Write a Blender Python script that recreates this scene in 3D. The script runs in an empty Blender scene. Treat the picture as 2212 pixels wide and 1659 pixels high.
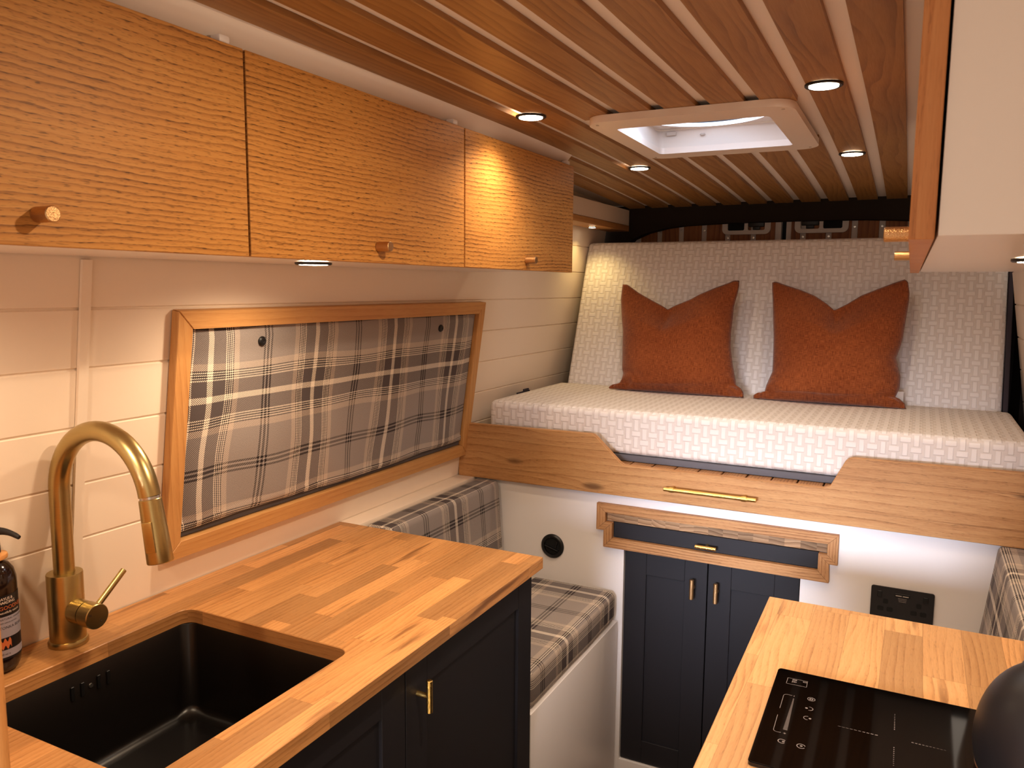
import bpy, bmesh, math, random
from mathutils import Vector, Matrix, geometry, noise
random.seed(11)
PI = math.pi
scene = bpy.context.scene
COL = scene.collection

# ------------------------------------------------------------------ colour
def lin(c):
    c /= 255.0
    return c / 12.92 if c <= 0.04045 else ((c + 0.055) / 1.055) ** 2.4
def rgb(r, g, b):
    return (lin(r), lin(g), lin(b), 1.0)

# ------------------------------------------------------------------ node helper
class NT:
    def __init__(s, name):
        s.mat = bpy.data.materials.new(name)
        s.mat.use_nodes = True
        s.t = s.mat.node_tree
        s.t.nodes.clear()
        s.out = s.t.nodes.new('ShaderNodeOutputMaterial')
        s.b = s.t.nodes.new('ShaderNodeBsdfPrincipled')
        s.t.links.new(s.b.outputs[0], s.out.inputs[0])
    def put(s, sock, v):
        if isinstance(v, bpy.types.NodeSocket):
            s.t.links.new(v, sock)
        elif v is not None:
            sock.default_value = v
    def node(s, t, ins=None, **props):
        n = s.t.nodes.new(t)
        for k, v in props.items():
            setattr(n, k, v)
        for k, v in (ins or {}).items():
            s.put(n.inputs[k], v)
        return n
    def m(s, op, a, b=None, c=None, clamp=False):
        n = s.t.nodes.new('ShaderNodeMath')
        n.operation = op
        n.use_clamp = clamp
        s.put(n.inputs[0], a)
        if b is not None: s.put(n.inputs[1], b)
        if c is not None: s.put(n.inputs[2], c)
        return n.outputs[0]
    def uv(s):
        n = s.node('ShaderNodeUVMap', uv_map='UVMap')
        sp = s.node('ShaderNodeSeparateXYZ', {0: n.outputs[0]})
        return sp.outputs[0], sp.outputs[1]
    def vec(s, x, y, z=0.0):
        return s.node('ShaderNodeCombineXYZ', {0: x, 1: y, 2: z}).outputs[0]
    def noise(s, v, scale=1.0, detail=2.0, rough=0.5):
        return s.node('ShaderNodeTexNoise', {'Vector': v, 'Scale': scale, 'Detail': detail, 'Roughness': rough}).outputs[0]
    def white(s, x, y=None):
        if y is None:
            return s.node('ShaderNodeTexWhiteNoise', {'W': x}, noise_dimensions='1D').outputs[0]
        return s.node('ShaderNodeTexWhiteNoise', {'Vector': s.vec(x, y)}, noise_dimensions='2D').outputs[0]
    def ss(s, x, a, b):
        n = s.node('ShaderNodeMapRange', {0: x, 1: a, 2: b, 3: 0.0, 4: 1.0}, interpolation_type='SMOOTHSTEP')
        return n.outputs[0]
    def ramp(s, f, stops, interp='LINEAR'):
        n = s.t.nodes.new('ShaderNodeValToRGB')
        r = n.color_ramp
        r.interpolation = interp
        while len(r.elements) < len(stops):
            r.elements.new(1.0)
        for e, (p, c) in zip(r.elements, stops):
            e.position = p
            e.color = c
        s.put(n.inputs[0], f)
        return n.outputs[0]
    def mix(s, f, a, b, mode='MIX'):
        n = s.t.nodes.new('ShaderNodeMix')
        n.data_type = 'RGBA'
        n.blend_type = mode
        s.put(n.inputs[0], f)
        s.put(n.inputs[6], a)
        s.put(n.inputs[7], b)
        return n.outputs[2]
    def bump(s, h, strength=0.3, dist=0.002):
        n = s.node('ShaderNodeBump', {'Strength': strength, 'Distance': dist, 'Height': h})
        s.put(s.b.inputs['Normal'], n.outputs[0])
    def fin(s, col=None, rough=None, metal=None, **kw):
        if col is not None: s.put(s.b.inputs['Base Color'], col)
        if rough is not None: s.put(s.b.inputs['Roughness'], rough)
        if metal is not None: s.put(s.b.inputs['Metallic'], metal)
        for k, v in kw.items():
            s.put(s.b.inputs[k.replace('_', ' ')], v)
        return s.mat

def plain(name, col, rough=0.5, metal=0.0, spec=0.5, nscale=900.0, nb=0.0, var=0.0, **kw):
    s = NT(name)
    tc = s.node('ShaderNodeTexCoord').outputs['Object']
    c = col
    if var:
        nn = s.noise(tc, 6.0, 3)
        c = s.mix(s.m('MULTIPLY', nn, var), col, tuple(x * 0.55 for x in col[:3]) + (1,))
    if nb:
        s.bump(s.noise(tc, nscale, 2), nb, 0.0006)
    return s.fin(c, rough, metal, Specular_IOR_Level=spec, **kw)

def wood(name, light, mid, dark, ring=70.0, warp=0.05, wf=(1.6, 8.0), pore=0.4, fine=0.35, rough=0.45,
         stave=None, tint=0.35, knots=0.0, ringmix=0.6, spec=0.35, bump=0.12, wob=0.003, wobf=9.0, amin=0.2, streak=0.0):
    s = NT(name)
    u, v = s.uv()
    oi = s.node('ShaderNodeObjectInfo').outputs['Random']
    z = s.m('MULTIPLY', oi, 29.0)
    rnd = None
    if stave:
        L, W = stave
        row = s.m('FLOOR', s.m('DIVIDE', v, W))
        off = s.m('MULTIPLY', s.white(s.m('ADD', row, 0.37)), 7.3)
        uc = s.m('ADD', s.m('DIVIDE', u, L), off)
        cl = s.m('FLOOR', uc)
        rnd = s.white(row, cl)
        z = s.m('MULTIPLY', rnd, 41.0)
    w1 = s.m('SUBTRACT', s.noise(s.vec(s.m('MULTIPLY', u, wf[0]), s.m('MULTIPLY', v, wf[1]), z), 1.0, 2.0), 0.5)
    w2 = s.m('SUBTRACT', s.noise(s.vec(s.m('MULTIPLY', u, wobf), s.m('MULTIPLY', v, 60.0), z), 1.0, 3.0), 0.5)
    amp = warp if rnd is None else s.m('MULTIPLY_ADD', rnd, warp * 1.5, warp * 0.25)
    vv = s.m('MULTIPLY_ADD', w1, amp, v)
    vv = s.m('MULTIPLY_ADD', w2, wob, vv)
    kn = None
    if knots:
        vo = s.node('ShaderNodeTexVoronoi', {'Vector': s.vec(s.m('MULTIPLY', u, 2.6), s.m('MULTIPLY', v, 8.0), z), 'Scale': 1.0, 'Randomness': 1.0}, voronoi_dimensions='3D')
        d = vo.outputs['Distance']
        kn = s.ss(d, 0.13, 0.05)
        vv = s.m('MULTIPLY_ADD', s.m('POWER', 2.718, s.m('MULTIPLY', d, -5.0)), 0.035 * knots, vv)
    ph = s.m('FRACT', s.m('MULTIPLY', vv, ring))
    ph = s.m('POWER', ph, 2.2)
    fall = s.ss(s.m('FRACT', s.m('MULTIPLY', vv, ring)), 1.0, 0.93)
    ph = s.m('MULTIPLY', ph, fall)
    fn = s.noise(s.vec(s.m('MULTIPLY', u, 26.0), s.m('MULTIPLY', v, 520.0), z), 1.0, 2.0)
    big = s.noise(s.vec(s.m('MULTIPLY', u, 2.5), s.m('MULTIPLY', v, 14.0), s.m('ADD', z, 5.0)), 1.0, 2.0)
    am = s.ss(s.noise(s.vec(s.m('MULTIPLY', u, 5.0), s.m('MULTIPLY', v, 30.0), s.m('ADD', z, 11.0)), 1.0, 2.0), 0.25, 0.7)
    f = s.m('MULTIPLY', s.m('MULTIPLY', ph, ringmix), s.m('MULTIPLY_ADD', am, 0.9, amin))
    f = s.m('MULTIPLY_ADD', s.m('SUBTRACT', fn, 0.5), fine, f)
    f = s.m('MULTIPLY_ADD', s.m('SUBTRACT', big, 0.5), 0.5, f)
    f = s.m('ADD', f, 0.25, clamp=True)
    col = s.ramp(f, [(0.0, light), (0.45, mid), (1.0, dark)])
    if pore:
        pn = s.noise(s.vec(s.m('MULTIPLY', u, 75.0), s.m('MULTIPLY', v, 620.0), z), 1.0, 1.0)
        pm = s.m('MULTIPLY', s.ss(pn, 0.56, 0.68), s.m('MULTIPLY_ADD', ph, 0.8, 0.25))
        col = s.mix(s.m('MULTIPLY', pm, pore, clamp=True), col, tuple(x * 0.35 for x in dark[:3]) + (1,))
    if streak and rnd is not None:
        sn = s.noise(s.vec(s.m('MULTIPLY', u, 4.0), s.m('MULTIPLY', v, 40.0), s.m('ADD', z, 3.0)), 1.0, 3.0)
        sm_ = s.m('MULTIPLY', s.ss(sn, 0.55, 0.72), s.ss(rnd, 0.45, 0.75))
        col = s.mix(s.m('MULTIPLY', sm_, streak), col, tuple(x * 0.6 for x in dark[:3]) + (1,))
    if kn is not None:
        col = s.mix(s.m('MULTIPLY', kn, 0.75), col, tuple(x * 0.4 for x in dark[:3]) + (1,))
    if rnd is not None:
        br = s.m('MULTIPLY_ADD', rnd, tint, 1.0 - tint * 0.62)
        col = s.mix(1.0, col, s.node('ShaderNodeCombineColor', {0: br, 1: br, 2: br}).outputs[0], 'MULTIPLY')
        # hairline glue joints
        fv = s.m('FRACT', s.m('DIVIDE', v, W))
        fu = s.m('FRACT', uc)
        e1 = s.m('MINIMUM', fv, s.m('SUBTRACT', 1.0, fv))
        e2 = s.m('MULTIPLY', s.m('MINIMUM', fu, s.m('SUBTRACT', 1.0, fu)), L / W)
        j = s.ss(s.m('MINIMUM', e1, e2), 0.016, 0.0)
        col = s.mix(s.m('MULTIPLY', j, 0.35), col, tuple(x * 0.5 for x in dark[:3]) + (1,))
    s.bump(s.m('ADD', fn, ph), bump, 0.0006)
    return s.fin(col, s.m('MULTIPLY_ADD', fn, 0.12, rough - 0.06), 0.0, Specular_IOR_Level=spec)

def endgrain(name, light, mid, dark):
    s = NT(name)
    u, v = s.uv()
    W = 0.042
    cell = s.m('FLOOR', s.m('DIVIDE', u, W))
    r = s.white(s.m('ADD', cell, 0.21))
    fu = s.m('SUBTRACT', s.m('FRACT', s.m('DIVIDE', u, W)), 0.5)
    cx = s.m('SUBTRACT', fu, s.m('MULTIPLY_ADD', r, 2.4, -1.2))
    cy = s.m('SUBTRACT', s.m('MULTIPLY', v, 24.0), s.m('MULTIPLY', s.white(s.m('ADD', cell, 7.7)), 40.0))
    d = s.m('SQRT', s.m('ADD', s.m('MULTIPLY', cx, cx), s.m('MULTIPLY', cy, cy)))
    nz = s.noise(s.vec(s.m('MULTIPLY', u, 60.0), s.m('MULTIPLY', v, 60.0), r), 1.0, 2)
    ph = s.m('FRACT', s.m('MULTIPLY_ADD', nz, 0.22, s.m('MULTIPLY', d, 3.2)))
    col = s.ramp(ph, [(0.0, light), (0.6, mid), (1.0, dark)])
    br = s.m('MULTIPLY_ADD', r, 0.55, 0.62)
    col = s.mix(1.0, col, s.node('ShaderNodeCombineColor', {0: br, 1: br, 2: br}).outputs[0], 'MULTIPLY')
    return s.fin(col, 0.55, 0.0, Specular_IOR_Level=0.3)

def basket(name, groove, bar, cell=0.026, k=1.0):
    s = NT(name)
    u, v = s.uv()
    cx = s.m('DIVIDE', u, cell)
    cy = s.m('DIVIDE', v, cell)
    par = s.m('FLOORED_MODULO', s.m('ADD', s.m('FLOOR', cx), s.m('FLOOR', cy)), 2.0)
    fx = s.m('ABSOLUTE', s.m('SUBTRACT', s.m('FRACT', cx), 0.5))
    fy = s.m('ABSOLUTE', s.m('SUBTRACT', s.m('FRACT', cy), 0.5))
    inv = s.m('SUBTRACT', 1.0, par)
    H = s.m('MULTIPLY', s.m('MULTIPLY', s.ss(fx, 0.52, 0.45), s.ss(fy, 0.31, 0.21)), inv)
    V = s.m('MULTIPLY', s.ss(fx, 0.29, 0.18), par)
    E = s.m('MULTIPLY', s.m('MULTIPLY', s.ss(fx, 0.29, 0.18), s.ss(fy, 0.35, 0.42)), inv)
    h = s.m('MAXIMUM', H, s.m('MAXIMUM', V, E))
    wv = s.noise(s.vec(s.m('MULTIPLY', u, 900.0), s.m('MULTIPLY', v, 900.0)), 1.0, 1)
    col = s.mix(h, groove, bar)
    s.bump(s.m('MULTIPLY_ADD', wv, 0.06, h), 0.45 * k, 0.004)
    return s.fin(col, 0.85, 0.0, Specular_IOR_Level=0.15)

def tartan(name, P=0.313, u0=0.0, v0=0.0, tw=250.0):
    s = NT(name)
    u, v = s.uv()
    lt, gy, dk, cr, bk, be = rgb(176, 168, 164), rgb(164, 155, 151), rgb(96, 88, 88), rgb(240, 228, 212), rgb(44, 39, 42), rgb(208, 192, 178)
    st = [(0.0, bk), (0.018, lt), (0.044, bk), (0.075, gy), (0.52, be)]
    p = 0.615
    for i in range(4):
        st += [(p, bk), (p + 0.017, cr)]
        p += 0.034
    st += [(p, dk), (0.955, cr)]
    def axis(x, o):
        f = s.m('FRACT', s.m('ADD', s.m('DIVIDE', s.m('SUBTRACT', x, o), P), 0.5))
        return s.ramp(s.m('MULTIPLY', s.m('ABSOLUTE', s.m('SUBTRACT', f, 0.5)), 2.0), st, 'CONSTANT')
    a = axis(u, u0)
    b = axis(v, v0)
    t = s.m('FRACT', s.m('MULTIPLY', s.m('ADD', u, v), tw))
    k = s.m('GREATER_THAN', t, 0.5)
    col = s.mix(k, a, b)
    nz = s.noise(s.vec(s.m('MULTIPLY', u, 700.0), s.m('MULTIPLY', v, 700.0)), 1.0, 2)
    col = s.mix(s.m('MULTIPLY', s.ss(nz, 0.35, 0.75), 0.35), col, rgb(60, 54, 54))
    s.bump(s.m('ADD', nz, s.m('MULTIPLY', t, 0.4)), 0.35, 0.001)
    return s.fin(col, 0.95, 0.0, Specular_IOR_Level=0.1)

def chenille(name, base, hi):
    s = NT(name)
    u, v = s.uv()
    a = s.noise(s.vec(s.m('MULTIPLY', u, 60.0), s.m('MULTIPLY', v, 900.0)), 1.0, 2)
    b = s.noise(s.vec(s.m('MULTIPLY', u, 800.0), s.m('MULTIPLY', v, 50.0)), 1.0, 2)
    c = s.noise(s.vec(s.m('MULTIPLY', u, 7.0), s.m('MULTIPLY', v, 5.0)), 1.0, 1)
    f = s.m('MULTIPLY_ADD', s.m('ADD', a, b), 0.5, s.m('MULTIPLY', s.m('SUBTRACT', c, 0.5), 0.15))
    col = s.mix(s.ss(f, 0.36, 0.68), base, hi)
    s.bump(s.m('ADD', a, b), 0.5, 0.001)
    return s.fin(col, 0.9, 0.0, Specular_IOR_Level=0.12, Sheen_Weight=0.25, Sheen_Roughness=0.5)

def brass(name, col, rough=0.3, knurl=False):
    s = NT(name)
    tc = s.node('ShaderNodeTexCoord').outputs['Object']
    mp = s.node('ShaderNodeMapping', {0: tc, 3: (40.0, 40.0, 900.0)}).outputs[0]
    n = s.noise(mp, 1.0, 2)
    if knurl:
        s.bump(s.noise(tc, 900.0, 1), 0.6, 0.001)
    return s.fin(s.mix(s.m('MULTIPLY', n, 0.3), col, tuple(x * 0.6 for x in col[:3]) + (1,)), s.m('MULTIPLY_ADD', n, 0.12, rough - 0.05), 1.0)

def emit(name, col, strength):
    s = NT(name)
    return s.fin(col, 0.4, 0.0, Emission_Color=col, Emission_Strength=strength)

M = {}
M['oak_door'] = wood('oak_veneer', rgb(206, 154, 84), rgb(186, 130, 66), rgb(128, 82, 38), ring=112, warp=0.07, wf=(0.9, 3.2), pore=1.0, fine=0.3, rough=0.5, ringmix=0.62, wob=0.007, wobf=26.0, amin=0.45)
M['oak_door_light'] = wood('oak_edge', rgb(212, 156, 104), rgb(192, 130, 80), rgb(140, 86, 48), ring=60, warp=0.05, pore=0.3, rough=0.5)
M['pine'] = wood('ceiling_pine', rgb(176, 134, 80), rgb(150, 108, 60), rgb(112, 76, 38), ring=55, warp=0.13, wf=(1.6, 8.0), pore=0.0, fine=0.25, rough=0.42, ringmix=0.5, wob=0.003, spec=0.4)
M['block'] = wood('butcher_block', rgb(214, 162, 106), rgb(190, 136, 82), rgb(138, 90, 48), ring=95, warp=0.06, wf=(1.4, 11.0), pore=0.3, fine=0.42, rough=0.36, stave=(0.34, 0.045), tint=0.55, ringmix=0.42, spec=0.45, streak=0.75)
M['block_right'] = wood('butcher_block_wide', rgb(220, 174, 122), rgb(202, 154, 104), rgb(154, 106, 64), ring=80, warp=0.075, wf=(1.8, 8.0), pore=0.3, fine=0.42, rough=0.36, stave=(0.30, 0.062), tint=0.5, ringmix=0.5, spec=0.45, streak=0.6)
M['knotty'] = wood('knotty_oak', rgb(208, 162, 110), rgb(184, 134, 84), rgb(128, 84, 46), ring=45, warp=0.05, wf=(1.2, 9.0), pore=0.4, fine=0.7, rough=0.5, stave=(30.0, 0.09), tint=0.2, knots=1.0, ringmix=0.4)
M['frame_wood'] = wood('pine_frame', rgb(212, 164, 106), rgb(194, 142, 86), rgb(150, 98, 54), ring=60, warp=0.04, wf=(1.5, 12.0), pore=0.1, fine=0.5, rough=0.45, ringmix=0.35)
M['oak_trim'] = wood('oak_trim', rgb(198, 154, 108), rgb(170, 122, 78), rgb(112, 74, 44), ring=120, warp=0.035, wf=(2.0, 14.0), pore=0.5, fine=0.4, rough=0.5, ringmix=0.6)
M['oak_post'] = wood('oak_post', rgb(226, 170, 110), rgb(210, 150, 90), rgb(170, 110, 60), ring=60, warp=0.04, pore=0.2, rough=0.5)
M['door_plank'] = wood('rear_door_planks', rgb(178, 116, 66), rgb(150, 92, 52), rgb(96, 54, 28), ring=50, warp=0.06, wf=(2.0, 12.0), pore=0.2, fine=0.4, rough=0.5)
M['endgrain'] = endgrain('block_end_grain', rgb(182, 148, 114), rgb(160, 126, 94), rgb(128, 96, 68))
M['wall'] = plain('white_wall_paint', rgb(240, 224, 206), 0.42, nb=0.05, nscale=120)
M['white'] = plain('white_satin_board', rgb(234, 230, 230), 0.4, nb=0.03, nscale=200)
M['white_gloss'] = plain('white_laminate', rgb(238, 230, 224), 0.28)
M['ceiling'] = plain('ceiling_white', rgb(238, 228, 220), 0.5, nb=0.05, nscale=150)
M['plastic'] = plain('white_plastic', rgb(228, 218, 210), 0.38)
M['navy'] = plain('navy_paint', rgb(34, 32, 37), 0.5, spec=0.35, nb=0.04, nscale=300)
M['black'] = plain('black_plastic', rgb(20, 19, 20), 0.4)
M['black_matte'] = plain('black_matte', rgb(30, 27, 29), 0.6, nb=0.1, nscale=900)
M['void'] = plain('dark_void', rgb(8, 8, 9), 0.8)
M['sink'] = plain('black_quartz_sink', rgb(17, 13, 12), 0.30, nb=0.08, nscale=1500)
M['carpet'] = plain('dark_carpet_lining', rgb(52, 44, 40), 0.95, spec=0.1, nb=0.8, nscale=500, var=0.5)
M['floor'] = wood('floor_vinyl', rgb(120, 92, 66), rgb(98, 74, 52), rgb(70, 50, 34), stave=(0.9, 0.12), ring=40, rough=0.5)
M['brass'] = brass('brushed_brass', rgb(192, 172, 120), 0.31)
M['gold'] = brass('polished_gold', rgb(222, 186, 112), 0.24, knurl=True)
M['bronze'] = brass('satin_champagne', rgb(206, 168, 122), 0.34, knurl=True)
M['steel'] = plain('stainless', (0.6, 0.58, 0.55, 1), 0.3, 1.0)
M['copper'] = plain('copper_rim', (0.45, 0.28, 0.18, 1), 0.3, 1.0)
M['basket'] = basket('basket_weave_cover', rgb(225, 217, 211), rgb(240, 234, 230))
M['mesh_grey'] = plain('grey_mesh_band', rgb(112, 110, 115), 0.9, spec=0.1, nb=0.8, nscale=700, var=0.5)
M['side_grey'] = plain('grey_mattress_side', rgb(70, 64, 70), 0.9, spec=0.1, nb=0.4, nscale=900)
M['tartan'] = tartan('tartan_wool', u0=1.295, v0=0.235)
M['tartan_seat'] = tartan('tartan_wool_seat', u0=0.02, v0=0.11, tw=300)
M['rust'] = chenille('rust_chenille', rgb(116, 56, 26), rgb(168, 96, 52))
M['backing'] = plain('grey_backing_board', rgb(92, 88, 92), 0.8)
M['kettle'] = plain('kettle_enamel', rgb(26, 24, 27), 0.42, spec=0.5)
M['hob_glass'] = plain('hob_glass', rgb(7, 5, 5), 0.045, spec=0.6)
M['hob_edge'] = plain('hob_edge', rgb(70, 66, 74), 0.3)
M['mark'] = plain('printed_grey_mark', rgb(150, 140, 136), 0.5)
M['amber'] = plain('amber_bottle', rgb(30, 15, 10), 0.12, spec=0.6)
M['label_grey'] = plain('label_grey', rgb(150, 142, 150), 0.5)
M['label_dark'] = plain('label_dark', rgb(24, 17, 18), 0.45)
M['ink_white'] = plain('ink_white', rgb(225, 205, 190), 0.5)
M['ink_copper'] = plain('ink_copper', rgb(190, 105, 62), 0.4)
M['ink_dark'] = plain('ink_dark', rgb(50, 44, 48), 0.5)
M['lens'] = emit('warm_led_lens', (1.0, 0.86, 0.66, 1), 14.0)
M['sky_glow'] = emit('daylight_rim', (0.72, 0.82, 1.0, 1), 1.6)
M['flyscreen'] = plain('flyscreen_mesh', rgb(70, 78, 96), 0.7, nb=0.7, nscale=1500, var=0.6)
M['seal'] = plain('white_screw_cover', rgb(190, 180, 172), 0.5)

# ------------------------------------------------------------------ mesh helpers
def addbm(bm, tmp, mtx=None):
    if mtx is not None:
        bmesh.ops.transform(tmp, matrix=mtx, verts=tmp.verts)
        if mtx.determinant() < 0:
            bmesh.ops.reverse_faces(tmp, faces=tmp.faces)
    me = bpy.data.meshes.new('tmp')
    tmp.to_mesh(me)
    tmp.free()
    bm.from_mesh(me)
    bpy.data.meshes.remove(me)

def box(bm, x0, x1, y0, y1, z0, z1, bev=0.0, seg=2, mtx=None):
    t = bmesh.new()
    bmesh.ops.create_cube(t, size=1.0)
    for v in t.verts:
        v.co = Vector(((x0 + x1) / 2 + v.co.x * (x1 - x0), (y0 + y1) / 2 + v.co.y * (y1 - y0), (z0 + z1) / 2 + v.co.z * (z1 - z0)))
    if bev:
        bmesh.ops.bevel(t, geom=t.edges[:], offset=bev, segments=seg, profile=0.5, affect='EDGES')
    addbm(bm, t, mtx)

def newbox(*a, **k):
    bm = bmesh.new()
    box(bm, *a, **k)
    return bm

def frame_to(p0, p1):
    p0, p1 = Vector(p0), Vector(p1)
    z = (p1 - p0).normalized()
    x = z.orthogonal().normalized()
    y = z.cross(x)
    m = Matrix((x, y, z)).transposed().to_4x4()
    m.translation = p0
    return m

def lathe(bm, prof, mtx=None, seg=32, cap=True):
    t = bmesh.new()
    rings = []
    for r, z in prof:
        if r < 1e-6:
            rings.append([t.verts.new((0, 0, z))])
        else:
            rings.append([t.verts.new((r * math.cos(2 * PI * i / seg), r * math.sin(2 * PI * i / seg), z)) for i in range(seg)])
    for a, b in zip(rings, rings[1:]):
        for i in range(seg):
            j = (i + 1) % seg
            q = [a[i % len(a)], a[j % len(a)], b[j % len(b)], b[i % len(b)]]
            q2 = []
            for w in q:
                if w not in q2: q2.append(w)
            if len(q2) > 2:
                t.faces.new(q2)
    if cap:
        if len(rings[0]) > 1: t.faces.new(list(reversed(rings[0])))
        if len(rings[-1]) > 1: t.faces.new(rings[-1])
    addbm(bm, t, mtx)

def cyl(bm, p0, p1, r, seg=20, bev=0.0):
    L = (Vector(p1) - Vector(p0)).length
    pr = [(r, 0), (r, L)] if not bev else [(r - bev, 0), (r, bev), (r, L - bev), (r - bev, L)]
    lathe(bm, pr, frame_to(p0, p1), seg)

def sweep(bm, pts, r, seg=20, cap=True):
    t = bmesh.new()
    pts = [Vector(p) for p in pts]
    rr = r if isinstance(r, (list, tuple)) else [r] * len(pts)
    prev = None
    rings = []
    for i, p in enumerate(pts):
        d = (pts[min(i + 1, len(pts) - 1)] - pts[max(i - 1, 0)]).normalized()
        if prev is None:
            x = d.orthogonal().normalized()
        else:
            x = (prev - d * prev.dot(d)).normalized()
        prev = x
        y = d.cross(x)
        rings.append([t.verts.new(p + rr[i] * (x * math.cos(2 * PI * k / seg) + y * math.sin(2 * PI * k / seg))) for k in range(seg)])
    for a, b in zip(rings, rings[1:]):
        for k in range(seg):
            t.faces.new((a[k], a[(k + 1) % seg], b[(k + 1) % seg], b[k]))
    if cap:
        t.faces.new(list(reversed(rings[0])))
        t.faces.new(rings[-1])
    addbm(bm, t)

def plate(bm, outer, holes, d0, d1, mp):
    """2D polygon with holes, given a thickness d0..d1; mp(a,b,d) -> xyz"""
    loops = [outer] + list(holes)
    tri = geometry.tessellate_polygon([[Vector((a, b, 0)) for a, b in l] for l in loops])
    flat = [p for l in loops for p in l]
    t = bmesh.new()
    lo = [t.verts.new(mp(a, b, d0)) for a, b in flat]
    hi = [t.verts.new(mp(a, b, d1)) for a, b in flat]
    for f in tri:
        try:
            t.faces.new([lo[i] for i in f])
            t.faces.new([hi[i] for i in reversed(f)])
        except ValueError:
            pass
    k = 0
    for l in loops:
        n = len(l)
        for i in range(n):
            j = (i + 1) % n
            t.faces.new((lo[k + i], lo[k + j], hi[k + j], hi[k + i]))
        k += n
    bmesh.ops.recalc_face_normals(t, faces=t.faces[:])
    addbm(bm, t)

def rrect(x0, x1, y0, y1, r, seg=6):
    out = []
    for cx, cy, a0 in ((x1 - r, y1 - r, 0), (x0 + r, y1 - r, 90), (x0 + r, y0 + r, 180), (x1 - r, y0 + r, 270)):
        for i in range(seg + 1):
            a = math.radians(a0 + 90 * i / seg)
            out.append((cx + r * math.cos(a), cy + r * math.sin(a)))
    return out

XY = lambda a, b, d: (a, b, d)
XZ = lambda a, b, d: (a, d, b)
YZ = lambda a, b, d: (d, a, b)

def shear(bm, k, y0=0.0):
    for v in bm.verts:
        v.co.x += k * (v.co.y - y0)

def boxuv(bm, grain='Y', off=None):
    if off is None:
        off = (random.uniform(0, 9), random.uniform(0, 9))
    uv = bm.loops.layers.uv.get('UVMap') or bm.loops.layers.uv.new('UVMap')
    bm.normal_update()
    g = 'XYZ'.index(grain)
    for f in bm.faces:
        n = f.normal
        ax = max(range(3), key=lambda i: abs(n[i]))
        ot = [i for i in range(3) if i != ax]
        if g in ot:
            a = g
            b = ot[0] if ot[1] == g else ot[1]
        else:
            a, b = ot
        for l in f.loops:
            l[uv].uv = (l.vert.co[a] + off[0], l.vert.co[b] + off[1])

WL = {}
def obj(name, bm, mat, parent=None, grain='Y', off=None, sm=35.0, mtx=None):
    if bm.loops.layers.uv.get('UVMap') is None:
        boxuv(bm, grain, off)
    if mtx is not None:
        bmesh.ops.transform(bm, matrix=mtx, verts=bm.verts)
    if parent is not None:
        bmesh.ops.translate(bm, verts=bm.verts, vec=-WL[parent.name])
    me = bpy.data.meshes.new(name)
    bm.to_mesh(me)
    bm.free()
    me.materials.append(mat)
    if sm:
        me.polygons.foreach_set('use_smooth', [True] * len(me.polygons))
        me.set_sharp_from_angle(angle=math.radians(sm))
    o = bpy.data.objects.new(name, me)
    COL.objects.link(o)
    o.parent = parent
    WL[o.name] = WL[parent.name].copy() if parent is not None else Vector((0, 0, 0))
    return o

def tag(o, label=None, cat=None, group=None, kind=None):
    if label: o['label'] = label
    if cat: o['category'] = cat
    if group: o['group'] = group
    if kind: o['kind'] = kind
    return o

def thing(name, loc, label, cat, group=None, kind=None):
    o = bpy.data.objects.new(name, None)
    o.empty_display_size = 0.05
    COL.objects.link(o)
    o.location = loc
    WL[o.name] = Vector(loc)
    return tag(o, label, cat, group, kind)

def dup(root, loc, label, group=None):
    def cp(o, par):
        c = o.copy()
        COL.objects.link(c)
        c.parent = par
        for ch in list(o.children):
            cp(ch, c)
        return c
    r = cp(root, None)
    r.location = loc
    tag(r, label, None, group)
    return r

def shaker(bm, mtx, u0, u1, v0, v1, th=0.018, st=0.068, rail=0.068):
    """door in u (across) v (up) w (towards viewer, front face at w=0)"""
    e = 0.0008
    box(bm, u0, u0 + st, v0, v1, -th, 0, e, 1, mtx)
    box(bm, u1 - st, u1, v0, v1, -th, 0, e, 1, mtx)
    box(bm, u0 + st, u1 - st, v1 - rail, v1, -th, -0.0002, e, 1, mtx)
    box(bm, u0 + st, u1 - st, v0, v0 + rail, -th, -0.0002, e, 1, mtx)
    box(bm, u0 + st - 0.004, u1 - st + 0.004, v0 + rail - 0.004, v1 - rail + 0.004, -th + 0.002, -0.007, 0, 1, mtx)

def tbar(p, n, a, L=0.06, r=0.0058, so=0.026, pr=0.005):
    p, n, a = Vector(p), Vector(n), Vector(a)
    bm = bmesh.new()
    cyl(bm, p + n * 0.0003, p + n * so, pr, 16)
    c = p + n * so
    cyl(bm, c - a * L / 2, c + a * L / 2, r, 20, 0.0008)
    return bm

def textbm(s, size, align='LEFT', extrude=0.0, shear_=0.0, spacing=1.0):
    cu = bpy.data.curves.new('tmptext', 'FONT')
    cu.body = s
    cu.size = size
    cu.align_x = align
    cu.extrude = extrude
    cu.shear = shear_
    cu.space_character = spacing
    cu.resolution_u = 3
    o = bpy.data.objects.new('tmptext', cu)
    COL.objects.link(o)
    dg = bpy.context.evaluated_depsgraph_get()
    me = bpy.data.meshes.new_from_object(o.evaluated_get(dg))
    bm = bmesh.new()
    bm.from_mesh(me)
    bpy.data.objects.remove(o)
    bpy.data.meshes.remove(me)
    return bm

# ------------------------------------------------------------------ room data
T = -0.010                                   # fittings toe in very slightly along the van
def zc(y):                                   # underside of ceiling slats
    return 1.895 - 0.017 * max(0.0, y - 1.574) ** 2
def xl(z):                                   # left wall face
    return -1.33 if z < 0.9 else -1.33 + 0.1405 * (z - 0.9)
def xr(z):                                   # right wall face
    return 0.345 if z < 0.9 else 0.345 - 0.1405 * (z - 0.9)
Y0, Y1 = -0.30, 3.27

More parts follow.
